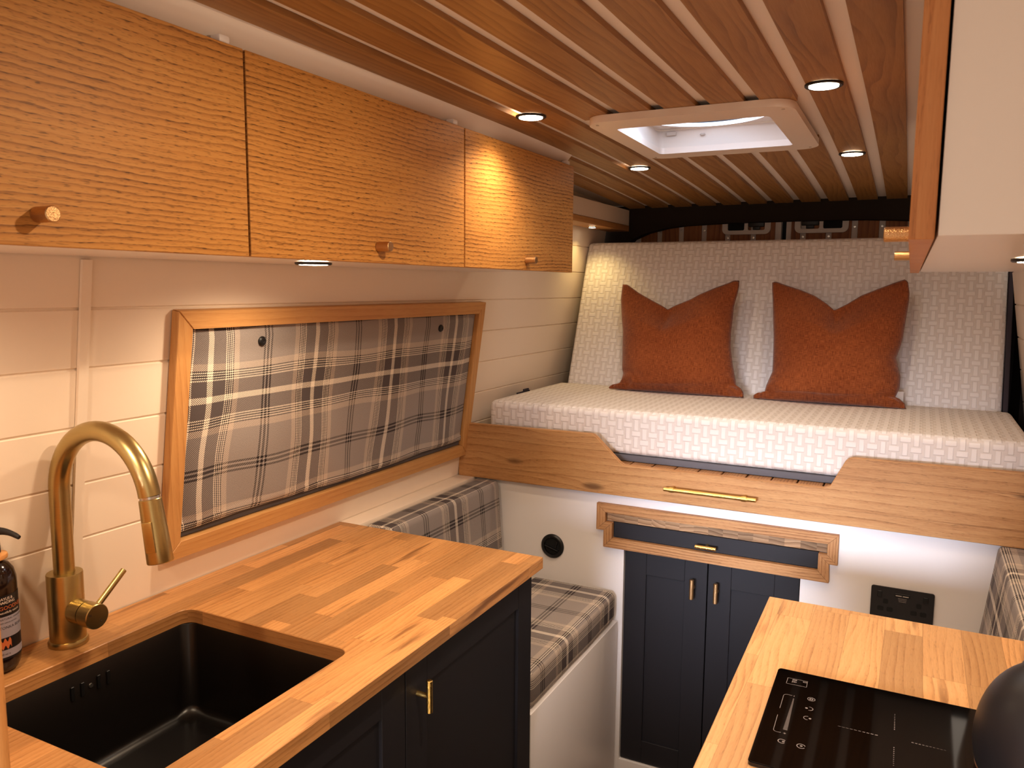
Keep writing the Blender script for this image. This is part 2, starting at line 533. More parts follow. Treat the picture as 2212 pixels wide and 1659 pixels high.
# floor
tag(obj('floor', newbox(-1.40, 0.42, -1.8, 3.42, -0.03, 0.0), M['floor'], grain='Y'), kind='structure')

# walls: shiplap boards with V grooves
def wall_profile(side):
    fx = xl if side < 0 else xr
    zs = [1.066 + 0.1022 * k for k in range(8)]
    pts = [(fx(0.9), 0.9)]
    for z in zs:
        pts += [(fx(z - 0.003), z - 0.003), (fx(z) + side * 0.004, z - 0.0005), (fx(z) + side * 0.004, z + 0.0005), (fx(z + 0.003), z + 0.003)]
    pts.append((fx(1.90), 1.90))
    pts += [(fx(1.90) + side * 0.02, 1.90), (fx(0.9) + side * 0.02, 0.9)]
    return pts
def wall(name, side, y0, y1):
    bm = bmesh.new()
    plate(bm, wall_profile(side), [], y0, y1, XZ)
    return tag(obj(name, bm, M['wall'], grain='Y'), kind='structure')
wall('wall_left_upper', -1, Y0, 3.25)
wall('wall_right_upper', 1, Y0, 2.97)
tag(obj('wall_left', newbox(-1.36, -1.33, Y0, 3.43, 0.0, 0.8995), M['wall']), kind='structure')
tag(obj('wall_right', newbox(0.345, 0.375, Y0, 2.97, 0.0, 0.8995), M['wall']), kind='structure')
# vertical cover strip left of the window
bm = bmesh.new()
plate(bm, [(xl(0.902) + 0.001, 0.902), (xl(0.902) + 0.007, 0.902), (xl(1.556) + 0.007, 1.556), (xl(1.556) + 0.001, 1.556)], [], 0.861, 0.879, XZ)
tag(obj('trim_1', bm, M['wall']), kind='structure')
# ledge along the wall behind the bench back
tag(obj('trim_2', newbox(-1.3285, -1.268, 1.6215, 2.238, 0.87, 0.899, 0.002), M['wall']), kind='structure')

# ceiling with slats and roof light hole
HX0, HX1, HY0, HY1 = -0.672, -0.286, 1.765, 2.186
def strip(bm, x0, x1, y0, y1, d0, d1, k=0.0, n=None):
    """bar following the ceiling curve, from d0 to d1 above the slat face"""
    n = n or max(1, int((y1 - y0) / 0.12))
    t = bmesh.new()
    rings = []
    for i in range(n + 1):
        y = y0 + (y1 - y0) * i / n
        z = zc(y)
        rings.append([t.verts.new((x + k * y, y, z + d)) for x, d in ((x0, d0), (x1, d0), (x1, d1), (x0, d1))])
    for a, b in zip(rings, rings[1:]):
        for q in range(4):
            t.faces.new((a[q], a[(q + 1) % 4], b[(q + 1) % 4], b[q]))
    t.faces.new(rings[0]); t.faces.new(rings[-1][::-1])
    bmesh.ops.recalc_face_normals(t, faces=t.faces[:])
    addbm(bm, t)
bm = bmesh.new()
for (a, b, c, d) in ((-1.195, HX0, Y0, Y1), (HX1, 0.195, Y0, Y1), (HX0, HX1, Y0, HY0), (HX0, HX1, HY1, Y1)):
    strip(bm, a, b, c, d, 0.0105, 0.03)
ceil_o = tag(obj('ceiling', bm, M['ceiling']), kind='structure')
WL[ceil_o.name] = Vector((0, 0, 0))
for i in range(11):
    xR = -1.0145 + 0.0981 * i
    xLo = xR - 0.0678
    hit = xR - 0.02 > HX0 + 0.012 and xLo - 0.02 < HX1 - 0.012
    for a, b in (((Y0, 1.748), (2.168, 3.268)) if hit else ((2.152 if i < 2 else Y0, 3.268),)):
        bm = bmesh.new()
        strip(bm, xLo, xR, a, b, 0.0, 0.0102, T)
        boxuv(bm, 'Y')
        obj('slat', bm, M['pine'], ceil_o)
# white cove and timber pelmet at the left rear
bm = bmesh.new()
box(bm, -1.119, -1.1135, 2.155, 3.262, 1.776, 1.839)
tag(obj('trim_3', bm, M['wall']), kind='structure')
tag(obj('pelmet', newbox(-1.196, -1.110, 2.155, 3.255, 1.7515, 1.7745, 0.0015), M['frame_wood'], grain='Y'),
    'oak pelmet board along the left wall above the mattress backrest', 'pelmet')

bm = bmesh.new()
plate(bm, [(-0.894, 1.9045), (-0.899, 1.9045), (-0.938, 1.859), (-0.933, 1.859)], [], Y0, 2.147, XZ)
tag(obj('trim_6', bm, M['ceiling']), kind='structure')

# rear header lined in dark carpet, arched over the doors
arch = [(-1.30, 0.9), (-1.30, 1.885), (0.36, 1.885), (0.36, 0.9), (0.225, 0.9), (0.215, 1.55), (0.17, 1.68), (0.10, 1.745), (0.0, 1.766),
        (-0.20, 1.776), (-0.45, 1.779), (-0.70, 1.778), (-0.88, 1.772), (-0.96, 1.763), (-1.04, 1.745), (-1.10, 1.72), (-1.135, 1.68), (-1.155, 1.60), (-1.165, 0.9)]
bm = bmesh.new()
plate(bm, arch[::-1], [], 3.272, 3.33, XZ)
tag(obj('trim_4', bm, M['carpet']), kind='structure')
bm = bmesh.new()
box(bm, 0.30, 0.40, 2.972, 3.27, 0.0, 1.80)
tag(obj('trim_5', bm, M['carpet']), kind='structure')
tag(obj('wall_rear', newbox(-1.40, 0.42, 3.44, 3.46, 0.0, 1.95), M['void']), kind='structure')

# rear doors with planked lining
def rear_door(n, x0, x1, centers, latch_x0, latch_x1, tfirst):
    d = tag(obj('door_%d' % n, newbox(x0, x1, 3.365, 3.40, 0.05, 1.90), M['plastic']), kind='structure')
    pos = [c for c in centers]
    for a, b in zip(pos, pos[1:]):
        bm = newbox(a + 0.011, b - 0.011, 3.355, 3.3645, 0.9, 1.88, 0.001, 1)
        obj('plank', bm, M['door_plank'], d, grain='Z')
    for c in pos[1:-1]:
        if latch_x0 - 0.02 < c < latch_x1 + 0.02: z = 1.722
        else: z = 1.757
        bm = bmesh.new()
        lathe(bm, [(0.0, 0.0), (0.0055, 0.0005), (0.0045, 0.003), (0.0, 0.0035)], frame_to((c, 3.3645, z), (c, 3.30, z)), 12, False)
        obj('screw', bm, M['steel'], d)
    bm = bmesh.new()
    out = rrect(latch_x0, latch_x1, 1.735, 1.86, 0.022)
    mid = (latch_x0 + latch_x1) / 2
    h1 = rrect(latch_x0 + 0.022, mid - 0.007, 1.751, 1.84, 0.006)
    h2 = rrect(mid + 0.007, latch_x1 - 0.022, 1.751, 1.84, 0.006)
    plate(bm, out, [h1[::-1], h2[::-1]], 3.343, 3.3545, XZ)
    lp = obj('latch_surround', bm, M['plastic'], d)
    bm = bmesh.new()
    a, b = (mid + 0.007, latch_x1 - 0.022) if tfirst == 'R' else (latch_x0 + 0.022, mid - 0.007)
    c, e = (latch_x0 + 0.022, mid - 0.007) if tfirst == 'R' else (mid + 0.007, latch_x1 - 0.022)
    box(bm, c, e, 3.3525, 3.3543, 1.752, 1.84)
    obj('recess', bm, M['void'], lp)
    bm = bmesh.new()
    w = b - a
    box(bm, a + 0.002, b - 0.002, 3.346, 3.3543, 1.764, 1.835, 0.004, 2)
    box(bm, a + w * 0.28, b - w * 0.28, 3.346, 3.3543, 1.7525, 1.77, 0.003, 2)
    obj('catch', bm, M['black'], lp)
rear_door(1, -1.14, -0.514, [-1.10, -1.008, -0.915, -0.819, -0.722, -0.62, -0.525], -0.742, -0.552, 'R')
rear_door(2, -0.494, 0.20, [-0.485, -0.43, -0.335, -0.243, -0.147, -0.05, 0.045, 0.14], -0.460, -0.264, 'L')

# ------------------------------------------------------------------ roof light (window_2)
zr = zc(1.95)
w2 = thing('window_2', (-0.478, 1.96, zr), None, None, kind='structure')
bm = bmesh.new()
outer = rrect(-0.695, -0.250, 1.704, 2.208, 0.05, 8)
inner = rrect(-0.648, -0.308, 1.790, 2.142, 0.012, 3)
t = bmesh.new()
plate(t, outer, [inner[::-1]], -0.016, -0.0005, lambda a, b, d: (a, b, zc(b) + d))
addbm(bm, t)
obj('frame', bm, M['plastic'], w2)
bm = bmesh.new()
t = bmesh.new()
lo = [t.verts.new((x, y, zc(y) - 0.0005)) for x, y in inner]
hi = [t.verts.new((-0.478 + (x + 0.478) * 1.10, 1.966 + (y - 1.966) * 1.16, 1.940)) for x, y in inner]
n = len(inner)
for i in range(n):
    t.faces.new((lo[i], hi[i], hi[(i + 1) % n], lo[(i + 1) % n]))
addbm(bm, t)
obj('shaft', bm, M['plastic'], w2)
bm = bmesh.new()
circ = [(-0.497 + 0.164 * math.cos(2 * PI * i / 48), 1.972 + 0.164 * math.sin(2 * PI * i / 48)) for i in range(48)]
circ = [(x, y) for x, y in circ]
plate(bm, rrect(-0.667, -0.289, 1.758, 2.172, 0.012, 3), [circ[::-1]], 1.9405, 1.945, XY)
obj('top_plate', bm, M['plastic'], w2)
bm = bmesh.new()
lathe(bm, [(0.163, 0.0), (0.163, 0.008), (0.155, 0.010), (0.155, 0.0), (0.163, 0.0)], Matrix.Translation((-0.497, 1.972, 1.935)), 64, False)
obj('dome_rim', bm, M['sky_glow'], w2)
bm = bmesh.new()
lathe(bm, [(0.1545, 0.0), (0.0, 0.0)], Matrix.Translation((-0.497, 1.972, 1.9425)), 48, False)
obj('flyscreen', bm, M['flyscreen'], w2)
for x, y in ((-0.672, 1.735), (-0.272, 1.735), (-0.672, 2.180), (-0.272, 2.180)):
    bm = bmesh.new()
    lathe(bm, [(0.0, -0.0012), (0.0035, -0.001), (0.0035, 0.0)], Matrix.Translation((x, y, zc(y) - 0.0162)), 10, False)
    obj('screw', bm, M['seal'], w2)
bm = bmesh.new()
box(bm, -0.635, -0.610, 2.150, 2.156, 1.922, 1.932, 0.001, 1)
box(bm, -0.545, -0.532, 2.148, 2.156, 1.916, 1.922, 0.002, 1)
obj('catch', bm, M['seal'], w2)

# ------------------------------------------------------------------ downlights
def downlight(loc, label, r=0.034, group='recessed downlights'):
    t = thing('downlight', loc, label, 'light', group)
    x, y, z = loc
    mt = Matrix.Translation(loc)
    bm = bmesh.new()
    lathe(bm, [(r * 0.785, -0.0005), (r * 0.785, -0.004), (r * 0.95, -0.005), (r, -0.0035), (r, -0.0005), (r * 0.785, -0.0005)], mt, 40, False)
    obj('bezel', bm, M['black'], t)
    bm = bmesh.new()
    lathe(bm, [(r * 0.775, -0.0010), (r * 0.775, -0.0054), (0.0, -0.0062)], mt, 32, False)
    obj('lens', bm, M['lens'], t)
    return t
def spot(loc, energy, size=140, col=(1.0, 0.78, 0.54), blend=1.0, r=0.02, rot=(0, 0, 0)):
    l = bpy.data.lights.new('downlight_or_fill_spot', 'SPOT')  # serves the real downlights and the added spots alike
    l.energy = energy
    l.color = col
    l.spot_size = math.radians(size)
    l.spot_blend = blend
    l.shadow_soft_size = r
    o = bpy.data.objects.new('downlight_or_fill_spot', l)
    o.location = loc
    o.rotation_euler = rot
    COL.objects.link(o)
    return o
DL = [(-0.798, 1.651, 'ceiling downlight nearest the overhead oak cabinets, level with the near edge of the roof light'),
      (-0.793, 2.408, 'left rear ceiling downlight just beyond the far corner of the roof light'),
      (-0.185, 1.628, 'largest-looking ceiling downlight, right of the roof light and nearest the white wall cabinet'),
      (-0.190, 2.390, 'right rear ceiling downlight between the roof light and the white wall cabinet')]
ENERGY = 7.5
d0 = None
for x, y, lab in DL:
    z = zc(y) - 0.0002
    if d0 is None:
        d0 = downlight((x, y, z), lab, group='ceiling downlights')
    else:
        dup(d0, (x, y, z), lab, 'ceiling downlights')
    spot((x, y, z - 0.012), ENERGY * (1.25 if y < 2 else 0.6))
# extra spot with no fitting, added above the frame to brighten the galley
spot((-0.28, 0.93, 1.884), ENERGY * 2.5, 165, rot=(0, math.radians(20), 0))
downlight((-1.016, 1.175, 1.5596), 'downlight set in the white underside of the oak overhead cabinets', 0.034, 'under-cabinet downlights')
spot((-1.03, 1.175, 1.540), 7.0, 168)
spot((-1.03, 0.50, 1.540), 6.0, 168)  # added spot without a fitting, lightens the wall below the nearest cabinet
dup(d0, (0.135, 1.235, 1.5590), 'downlight in the underside of the white wall cabinet, at the right edge', 'wall cabinet downlights')
for y in (1.235, 1.75):  # the farther spot is added fill, no downlight is fitted there
    spot((0.14, y, 1.545), 2.0, 150)
downlight((-1.150, 2.934, 1.7513), 'tiny lit downlight under the pelmet board at the left rear', 0.016, 'pelmet downlight')
spot((-1.152, 2.934, 1.742), 1.6, 120, (1.0, 0.74, 0.30), 1.0, 0.008)

# ------------------------------------------------------------------ left overhead cabinets
def left_cab(y0, y1, ky, kz, label):
    t = thing('overhead_cabinet', (-1.05, (y0 + y1) / 2, 1.559), label, 'cabinet', 'overhead oak cabinets')
    bm = bmesh.new()
    plate(bm, [(xl(1.562) + 0.003, 1.5615), (-0.9185, 1.5615), (-0.9185, 1.855), (xl(1.855) + 0.003, 1.855)][::-1], [], y0 + 0.0006, y1 - 0.0006, XZ)
    obj('carcass', bm, M['white_gloss'], t)
    d = obj('door', newbox(-0.918, -0.900, y0 + 0.0012, y1 - 0.0012, 1.559, 1.857, 0.0008, 1), M['oak_door'], t, grain='Y')
    bm = bmesh.new()
    cyl(bm, (-0.8998, ky, kz), (-0.871, ky, kz), 0.0092, 24, 0.001)
    obj('knob', bm, M['bronze'], d)
    bm = newbox(-0.922, -0.903, y1 - 0.042, y1 - 0.022, 1.8573, 1.8690, 0.003, 2)
    obj('hinge_cap', bm, M['white'], t)
    return t
left_cab(0.262, 0.900, 0.577, 1.594, 'nearest oak overhead cabinet, cut by the left edge, broad open grain and a round knob')
left_cab(0.902, 1.534, 1.219, 1.5885, 'middle oak overhead cabinet, above the left half of the tartan window cover')
left_cab(1.536, 2.147, 1.843, 1.5845, 'farthest oak overhead cabinet, next to the mattress backrest')

# right overhead cabinet
t = thing('wall_cabinet', (0.12, 1.4, 1.559), 'white wall cabinet with oak doors seen edge-on, upper right', 'cabinet')
K = -0.0106
bm = bmesh.new()
plate(bm, [(0.0165, 1.560), (xr(1.56) - 0.004, 1.560), (xr(1.89) - 0.004, 1.893 - 0.02), (0.0165, 1.873)][::-1], [], 0.722, 2.128, XZ)
shear(bm, K)
obj('carcass', bm, M['white_gloss'], t)
for y0, y1, ky in ((0.718, 1.357, 1.105), (1.360, 2.130, 1.80)):
    bm = newbox(-0.0044, 0.0140, y0, y1, 1.557, 1.872, 0.0008, 1)
    boxuv(bm, 'Z')
    shear(bm, K)
    d = obj('door', bm, M['oak_door_light'], t)
    bm = bmesh.new()
    x = -0.0044 + K * ky
    cyl(bm, (x - 0.0002, ky, 1.585), (x - 0.030, ky, 1.585), 0.0092, 24, 0.001)
    obj('knob', bm, M['bronze'], d)

# ------------------------------------------------------------------ window_1 surround and tartan cover
A8 = math.radians(8.0)
def onwall(y, s, d):
    """point on the sloping left wall: y along, s up the slope from z=0.9, d out of the wall"""
    return Vector((-1.33 + s * math.sin(A8) * 1.0 + d * math.cos(A8), y, 0.9 + s * math.cos(A8) - d * math.sin(A8)))
w1 = thing('window_1', tuple(onwall(1.64, 0.3, 0)), None, None, kind='structure')
fy0, fy1, fs0, fs1, fw = 1.047, 2.232, 0.072, 0.576, 0.036
def rail(poly):
    bm = bmesh.new()
    plate(bm, poly, [], 0.0015, 0.021, lambda a, b, d: onwall(a, b, d))
    return bm
def rail_obj(poly, along):
    bm = rail(poly)
    uv = bm.loops.layers.uv.new('UVMap')
    o = random.uniform(0, 9)
    for f in bm.faces:
        for l in f.loops:
            c = l.vert.co
            l[uv].uv = (c.y + o, c.z + c.x) if along else (c.z + o, c.y + c.x)
    bmesh.ops.bevel(bm, geom=[e for e in bm.edges], offset=0.0012, segments=1, affect='EDGES')
    obj('frame_rail', bm, M['frame_wood'], w1)
g = 0.0006
rail_obj([(fy0 + g, fs1), (fy1 - g, fs1), (fy1 - fw - g, fs1 - fw), (fy0 + fw + g, fs1 - fw)], True)
rail_obj([(fy0 + g, fs0), (fy0 + fw + g, fs0 + fw), (fy1 - fw - g, fs0 + fw), (fy1 - g, fs0)], True)
rail_obj([(fy0, fs0 + g), (fy0, fs1 - g), (fy0 + fw, fs1 - fw - g), (fy0 + fw, fs0 + fw + g)], False)
rail_obj([(fy1, fs0 + g), (fy1 - fw, fs0 + fw + g), (fy1 - fw, fs1 - fw - g), (fy1, fs1 - g)], False)
cov = thing('window_cover', tuple(onwall(1.64, 0.3, 0.006)), 'grey tartan padded cover filling the wooden window frame, held by two black studs', 'window cover')
cy0, cy1, cs0, cs1 = fy0 + fw + 0.0015, fy1 - fw - 0.0015, fs0 + fw + 0.0015, fs1 - fw - 0.0015
bm = bmesh.new()
plate(bm, [(cy0, cs0), (cy1, cs0), (cy1, cs1), (cy0, cs1)], [], 0.002, 0.005, lambda a, b, d: onwall(a, b, d))
obj('backing', bm, M['backing'], cov)
bm = bmesh.new()
uv = bm.loops.layers.uv.new('UVMap')
NX, NS = 150, 64
grid = []
for j in range(NS + 1):
    row = []
    for i in range(NX + 1):
        a, b = i / NX, j / NS
        hem = 0.014 + 0.006 * math.sin(a * 9.0) * 0.6
        y = cy0 + (cy1 - cy0) * a
        s = cs0 + hem + (cs1 - cs0 - hem) * b
        low = (1 - b) ** 1.3
        e = min(1.0, min(a, 1 - a) * 22) * min(1.0, min(b + 0.02, 1.02 - b) * 14)
        d = 0.0065 + e * (0.006 + 0.004 * low + low * 0.0028 * math.sin(a * 30 + 1.5 * math.sin(b * 4)) + 0.002 * noise.noise(Vector((a * 9, b * 4, 1))))
        d += 0.004 * (b < 0.04)
        v = bm.verts.new(onwall(y, s, d))
        wx = 0.012 * low * math.sin(a * 14 + 2.5 * b) + 0.010 * noise.noise(Vector((a * 5, b * 3, 4)))
        ws = 0.006 * noise.noise(Vector((a * 6, b * 3, 9)))
        row.append((v, (y + wx, s + ws)))
    grid.append(row)
for j in range(NS):
    for i in range(NX):
        q = [grid[j][i], grid[j][i + 1], grid[j + 1][i + 1], grid[j + 1][i]]
        f = bm.faces.new([p[0] for p in q])
        for l, p in zip(f.loops, q):
            l[uv].uv = p[1]
obj('fabric', bm, M['tartan'], cov, sm=180)
for y, z in ((1.272, 1.4), (1.987, 1.397)):
    s = (z - 0.9) / math.cos(A8)
    bm = bmesh.new()
    p, q = onwall(y, s, 0.010), onwall(y, s, 0.06)
    lathe(bm, [(0.0, 0.0), (0.0105, 0.0), (0.0105, 0.006), (0.008, 0.009), (0.004, 0.009), (0.003, 0.0075), (0.0, 0.0075)], frame_to(p, q), 24, False)
    obj('stud', bm, M['black'], cov)

# ------------------------------------------------------------------ left worktop, sink, base cabinet
hole = rrect(-1.219, -0.829, 0.620, 1.030, 0.022, 6)
bm = bmesh.new()
def wtop(a, b, d): return (a, b, d)
front = lambda y: -0.7222 - 0.0102 * y
outer = [(-1.3285, 0.424), (front(0.424), 0.424), (front(1.617), 1.617), (-1.3285, 1.617)]
plate(bm, outer, [hole[::-1]], 0.8735, 0.900, XY)
ed = [e for e in bm.edges if all(abs(v.co.z - 0.9) < 1e-5 for v in e.verts) and len(e.link_faces) == 2 and e.calc_face_angle(0) > 0.5]
bmesh.ops.bevel(bm, geom=ed, offset=0.0012, segments=1, affect='EDGES')
tag(obj('worktop', bm, M['block'], grain='Y', off=(0.13, 0.0)), 'oak butcher-block worktop on the left with the black sink cut into it', 'worktop')

sk = thing('sink', (-1.024, 0.825, 0.68), 'square black undermount sink below the brass tap', 'sink')
bm = bmesh.new()
t = bmesh.new()
def ringv(ins, z, r):
    return [t.verts.new((x, y, z)) for x, y in rrect(-1.2215 + ins, -0.8265 - ins, 0.6175 + ins, 1.0325 - ins, r, 6)]
R = [ringv(-0.02, 0.8725, 0.04), ringv(0.0, 0.8725, 0.024), ringv(0.0015, 0.870, 0.024), ringv(0.005, 0.71, 0.026)]
for k in range(1, 7):
    a = k / 6 * PI / 2
    R.append(ringv(0.005 + 0.020 * (1 - math.cos(a)), 0.71 - 0.020 * math.sin(a), 0.026 + 0.004 * k))
R.append(ringv(0.10, 0.6888, 0.06))
for a, b in zip(R, R[1:]):
    n = len(a)
    for i in range(n):
        t.faces.new((a[i], b[i], b[(i + 1) % n], a[(i + 1) % n]))
t.faces.new(R[-1][::-1])
bmesh.ops.recalc_face_normals(t, faces=t.faces[:])
bmesh.ops.reverse_faces(t, faces=t.faces[:])
addbm(bm, t)
obj('bowl', bm, M['sink'], sk, sm=40)
bm = bmesh.new()
lathe(bm, [(0.0, 0.0), (0.045, 0.0), (0.045, 0.002), (0.03, 0.003), (0.0, 0.001)], Matrix.Translation((-1.024, 0.825, 0.6892)), 32, False)
obj('drain', bm, M['black'], sk)
for y in (0.790, 0.808, 0.838, 0.856):
    obj('overflow_slot', newbox(-1.2185, -1.2165, y - 0.003, y + 0.003, 0.826, 0.850, 0.0008, 1), M['black'], sk)
bm = bmesh.new()
lathe(bm, [(0.0, 0.0), (0.004, 0.0), (0.0035, 0.002), (0.0, 0.0025)], frame_to((-1.2185, 0.823, 0.838), (-1.1, 0.823, 0.838)), 14, False)
obj('overflow_screw', bm, M['steel'], sk)

bc = thing('base_cabinet', (-1.04, 1.0, 0.0), 'dark navy kitchen base cabinet under the left worktop', 'cabinet', 'navy base cabinets')
bm = bmesh.new()
K2 = -0.0102
box(bm, -1.32, -0.765, 1.586, 1.604, 0.0, 0.872)
box(bm, -1.32, -0.765, 0.43, 0.448, 0.0, 0.872)
box(bm, -1.32, -0.765, 0.449, 1.585, 0.09, 0.108)
box(bm, -1.325, -1.315, 0.449, 1.585, 0.09, 0.60)
box(bm, -0.80, -0.788, 0.449, 1.585, 0.0, 0.089)
obj('carcass', bm, M['navy'], bc)
for y0, y1, hy in ((0.432, 1.0855, None), (1.0885, 1.604, 1.124)):
    bm = bmesh.new()
    mt = Matrix(((0, 0, 1, -0.7445), (1, 0, 0, 0), (0, 1, 0, 0), (0, 0, 0, 1)))
    shaker(bm, mt, y0, y1, 0.095, 0.870)
    boxuv(bm, 'Z')
    shear(bm, K2)
    d = obj('door', bm, M['navy'], bc, sm=0)
    y = hy or 1.05
    if hy:
        x = -0.7445 + K2 * y
        obj('handle', tbar((x, y, 0.7975), (1, 0, 0), (0, 0, 1), 0.060), M['gold'], d)

# ------------------------------------------------------------------ tap
TX, TY = -1.277, 0.827
tp = thing('tap', (TX, TY, 0.9005), 'brushed brass pull-out kitchen tap behind the sink', 'tap')
bm = bmesh.new()
lathe(bm, [(0.0315, 0.0), (0.0318, 0.006), (0.0300, 0.009), (0.0285, 0.0095), (0.0285, 0.124), (0.0278, 0.126), (0.0165, 0.1262), (0.0165, 0.124)], Matrix.Translation((TX, TY, 0.9005)), 48)
bod = obj('body', bm, M['brass'], tp)
r, zcn = 0.1125, 1.1685
pts = [(TX, TY, 1.0262), (TX, TY, 1.09), (TX, TY, zcn)]
END = math.radians(170)
for k in range(1, 29):
    a = END * k / 28
    pts.append((TX + r - r * math.cos(a), TY, zcn + r * math.sin(a)))
bm = bmesh.new()
sweep(bm, pts, 0.0165, 32)
obj('spout', bm, M['brass'], tp)
pe = Vector(pts[-1])
dd = Vector((math.sin(END), 0, math.cos(END)))
dd = Vector((r * math.sin(END), 0, r * math.cos(END))).normalized()
bm = bmesh.new()
cyl(bm, pe, pe + dd * 0.004, 0.0150, 32)
obj('collar', bm, M['steel'], tp)
bm = bmesh.new()
lathe(bm, [(0.0160, 0.0), (0.0170, 0.001), (0.0185, 0.045), (0.0200, 0.099), (0.0192, 0.1005), (0.0150, 0.1005), (0.0150, 0.095)], frame_to(pe + dd * 0.0042, pe + dd), 40)
sh = obj('spray_head', bm, M['brass'], tp)
side = Vector((0.62, -0.78, 0.0)).normalized()
side = (side - dd * side.dot(dd)).normalized()
side = (Vector((0.30, -0.95, 0)) - dd * Vector((0.30, -0.95, 0)).dot(dd)).normalized()
mt = Matrix((side.cross(dd), dd, side)).transposed().to_4x4()
mt.translation = pe + dd * 0.062 + side * 0.0178
bm = newbox(-0.0085, 0.0085, -0.024, 0.024, -0.004, 0.0022, 0.0012, 2, mt)
obj('button', bm, M['brass'], sh)
HZ = 0.963
bm = bmesh.new()
cyl(bm, (TX + 0.026, TY, HZ), (TX + 0.052, TY, HZ), 0.0205, 40)
hb = obj('handle_barrel', bm, M['brass'], tp)
bm = bmesh.new()
cyl(bm, (TX + 0.0535, TY, HZ), (TX + 0.081, TY, HZ), 0.0212, 40, 0.0012)
hd = obj('handle_cap', bm, M['brass'], tp)
bm = bmesh.new()
cyl(bm, (TX + 0.068, TY + 0.012, HZ + 0.015), (TX + 0.070, TY + 0.062, HZ + 0.060), 0.0052, 20, 0.0006)
obj('lever', bm, M['brass'], tp)
for ch, ty_, tz in (('H', -0.013, 0.004), ('C', 0.006, -0.011)):
    tb = textbm(ch, 0.006, 'CENTER', 0.0001)
    bmesh.ops.transform(tb, matrix=Matrix(((0, 0, 1, TX + 0.0812), (1, 0, 0, TY + ty_), (0, 1, 0, HZ + tz), (0, 0, 0, 1))), verts=tb.verts)
    obj('letter', tb, M['ink_dark'], hd)

# ------------------------------------------------------------------ soap bottle
BX, BY, BZ = -1.284, 0.712, 0.9005
sb = thing('soap_bottle', (BX, BY, BZ), 'dark amber pump soap bottle at the left edge beside the tap', 'bottle')
bm = bmesh.new()
Mb = Matrix.Translation((BX, BY, BZ))
lathe(bm, [(0.0, 0.0), (0.022, 0.0), (0.0285, 0.004), (0.0325, 0.013), (0.0335, 0.025), (0.034, 0.14), (0.0335, 0.152), (0.0305, 0.165), (0.024, 0.175), (0.0155, 0.181), (0.0135, 0.184), (0.0135, 0.190)], Mb, 48)
bo = obj('bottle', bm, M['amber'], sb)
bm = bmesh.new()
lathe(bm, [(0.0140, 0.182), (0.0235, 0.1835), (0.0245, 0.187), (0.0235, 0.1905), (0.0140, 0.192)], Mb, 32)
obj('collar_tag', bm, M['oak_post'], sb)
bm = bmesh.new()
lathe(bm, [(0.0145, 0.1925), (0.0150, 0.194), (0.0145, 0.212), (0.0135, 0.216), (0.0048, 0.2162), (0.0048, 0.225), (0.009, 0.2252), (0.010, 0.230), (0.0, 0.233)], Mb, 32)
yaw = math.radians(12)
ps = [(BX, BY, BZ + 0.229)]
for k in range(1, 9):
    d = 0.010 + 0.050 * k / 8
    ps.append((BX + d * math.cos(yaw), BY + d * math.sin(yaw), BZ + 0.229 + 0.004 * math.sin(k / 8 * 2.4) - 0.008 * (k / 8) ** 2))
sweep(bm, ps, [0.007, 0.0065, 0.006, 0.0055, 0.005, 0.0045, 0.0042, 0.004, 0.0032], 14)
obj('pump', bm, M['black_matte'], sb)
PHI = math.atan2(-BY, -BX) + 0.38           # label faces the galley
def wrapband(z0, z1, a0, a1, rr):
    t = bmesh.new()
    N = 40
    lo = [t.verts.new((BX + rr * math.cos(a0 + (a1 - a0) * i / N), BY + rr * math.sin(a0 + (a1 - a0) * i / N), BZ + z0)) for i in range(N + 1)]
    hi = [t.verts.new((v.co.x, v.co.y, BZ + z1)) for v in lo]
    for i in range(N):
        t.faces.new((lo[i], lo[i + 1], hi[i + 1], hi[i]))
    return t
bm = wrapband(0.026, 0.130, PHI - 1.25, PHI + 1.25, 0.0342)
lab = obj('label', bm, M['label_dark'], bo)
bm = wrapband(0.062, 0.096, PHI - 1.25, PHI + 1.25, 0.03435)
obj('label_panel', bm, M['label_grey'], bo)
bm = wrapband(0.030, 0.042, PHI - 1.25, PHI + 1.25, 0.03435)
obj('label_panel', bm, M['label_grey'], bo)
def wraptext(s, size, z, mat, a_off=0.0, spacing=1.0):
    tb = textbm(s, size, 'LEFT', 0.0, 0.0, spacing)
    bmesh.ops.subdivide_edges(tb, edges=tb.edges[:], cuts=1)
    rr = 0.03450
    for v in tb.verts:
        a = PHI + a_off + v.co.x / rr
        v.co = Vector((BX + rr * math.cos(a), BY + rr * math.sin(a), BZ + z + v.co.y))
    obj('lettering', tb, mat, bo)
wraptext('BAYLIS &', 0.0064, 0.1225, M['ink_white'], -0.21, 0.9)
wraptext('HARDING', 0.0064, 0.1165, M['ink_white'], -0.21, 0.9)
wraptext('GOODNESS', 0.0086, 0.1070, M['ink_copper'], -0.19, 1.0)
wraptext('beautifully natural', 0.0050, 0.1010, M['ink_white'], -0.23)
wraptext('NATURAL HAND WASH', 0.0042, 0.0905, M['ink_dark'], -0.21, 1.1)
wraptext('with natural extracts', 0.0034, 0.0850, M['ink_dark'], -0.21, 1.0)
wraptext('TONKA BEAN', 0.0062, 0.0760, M['ink_dark'], -0.23, 1.05)
wraptext('500 ml e', 0.0046, 0.0338, M['ink_dark'], -0.30)
bm = wrapband(0.046, 0.058, PHI - 0.2, PHI + 0.25, 0.03438)
for v in bm.verts:
    v.co.z += 0.003 * math.sin(v.co.y * 900)
obj('label_motif', bm, M['ink_copper'], bo)

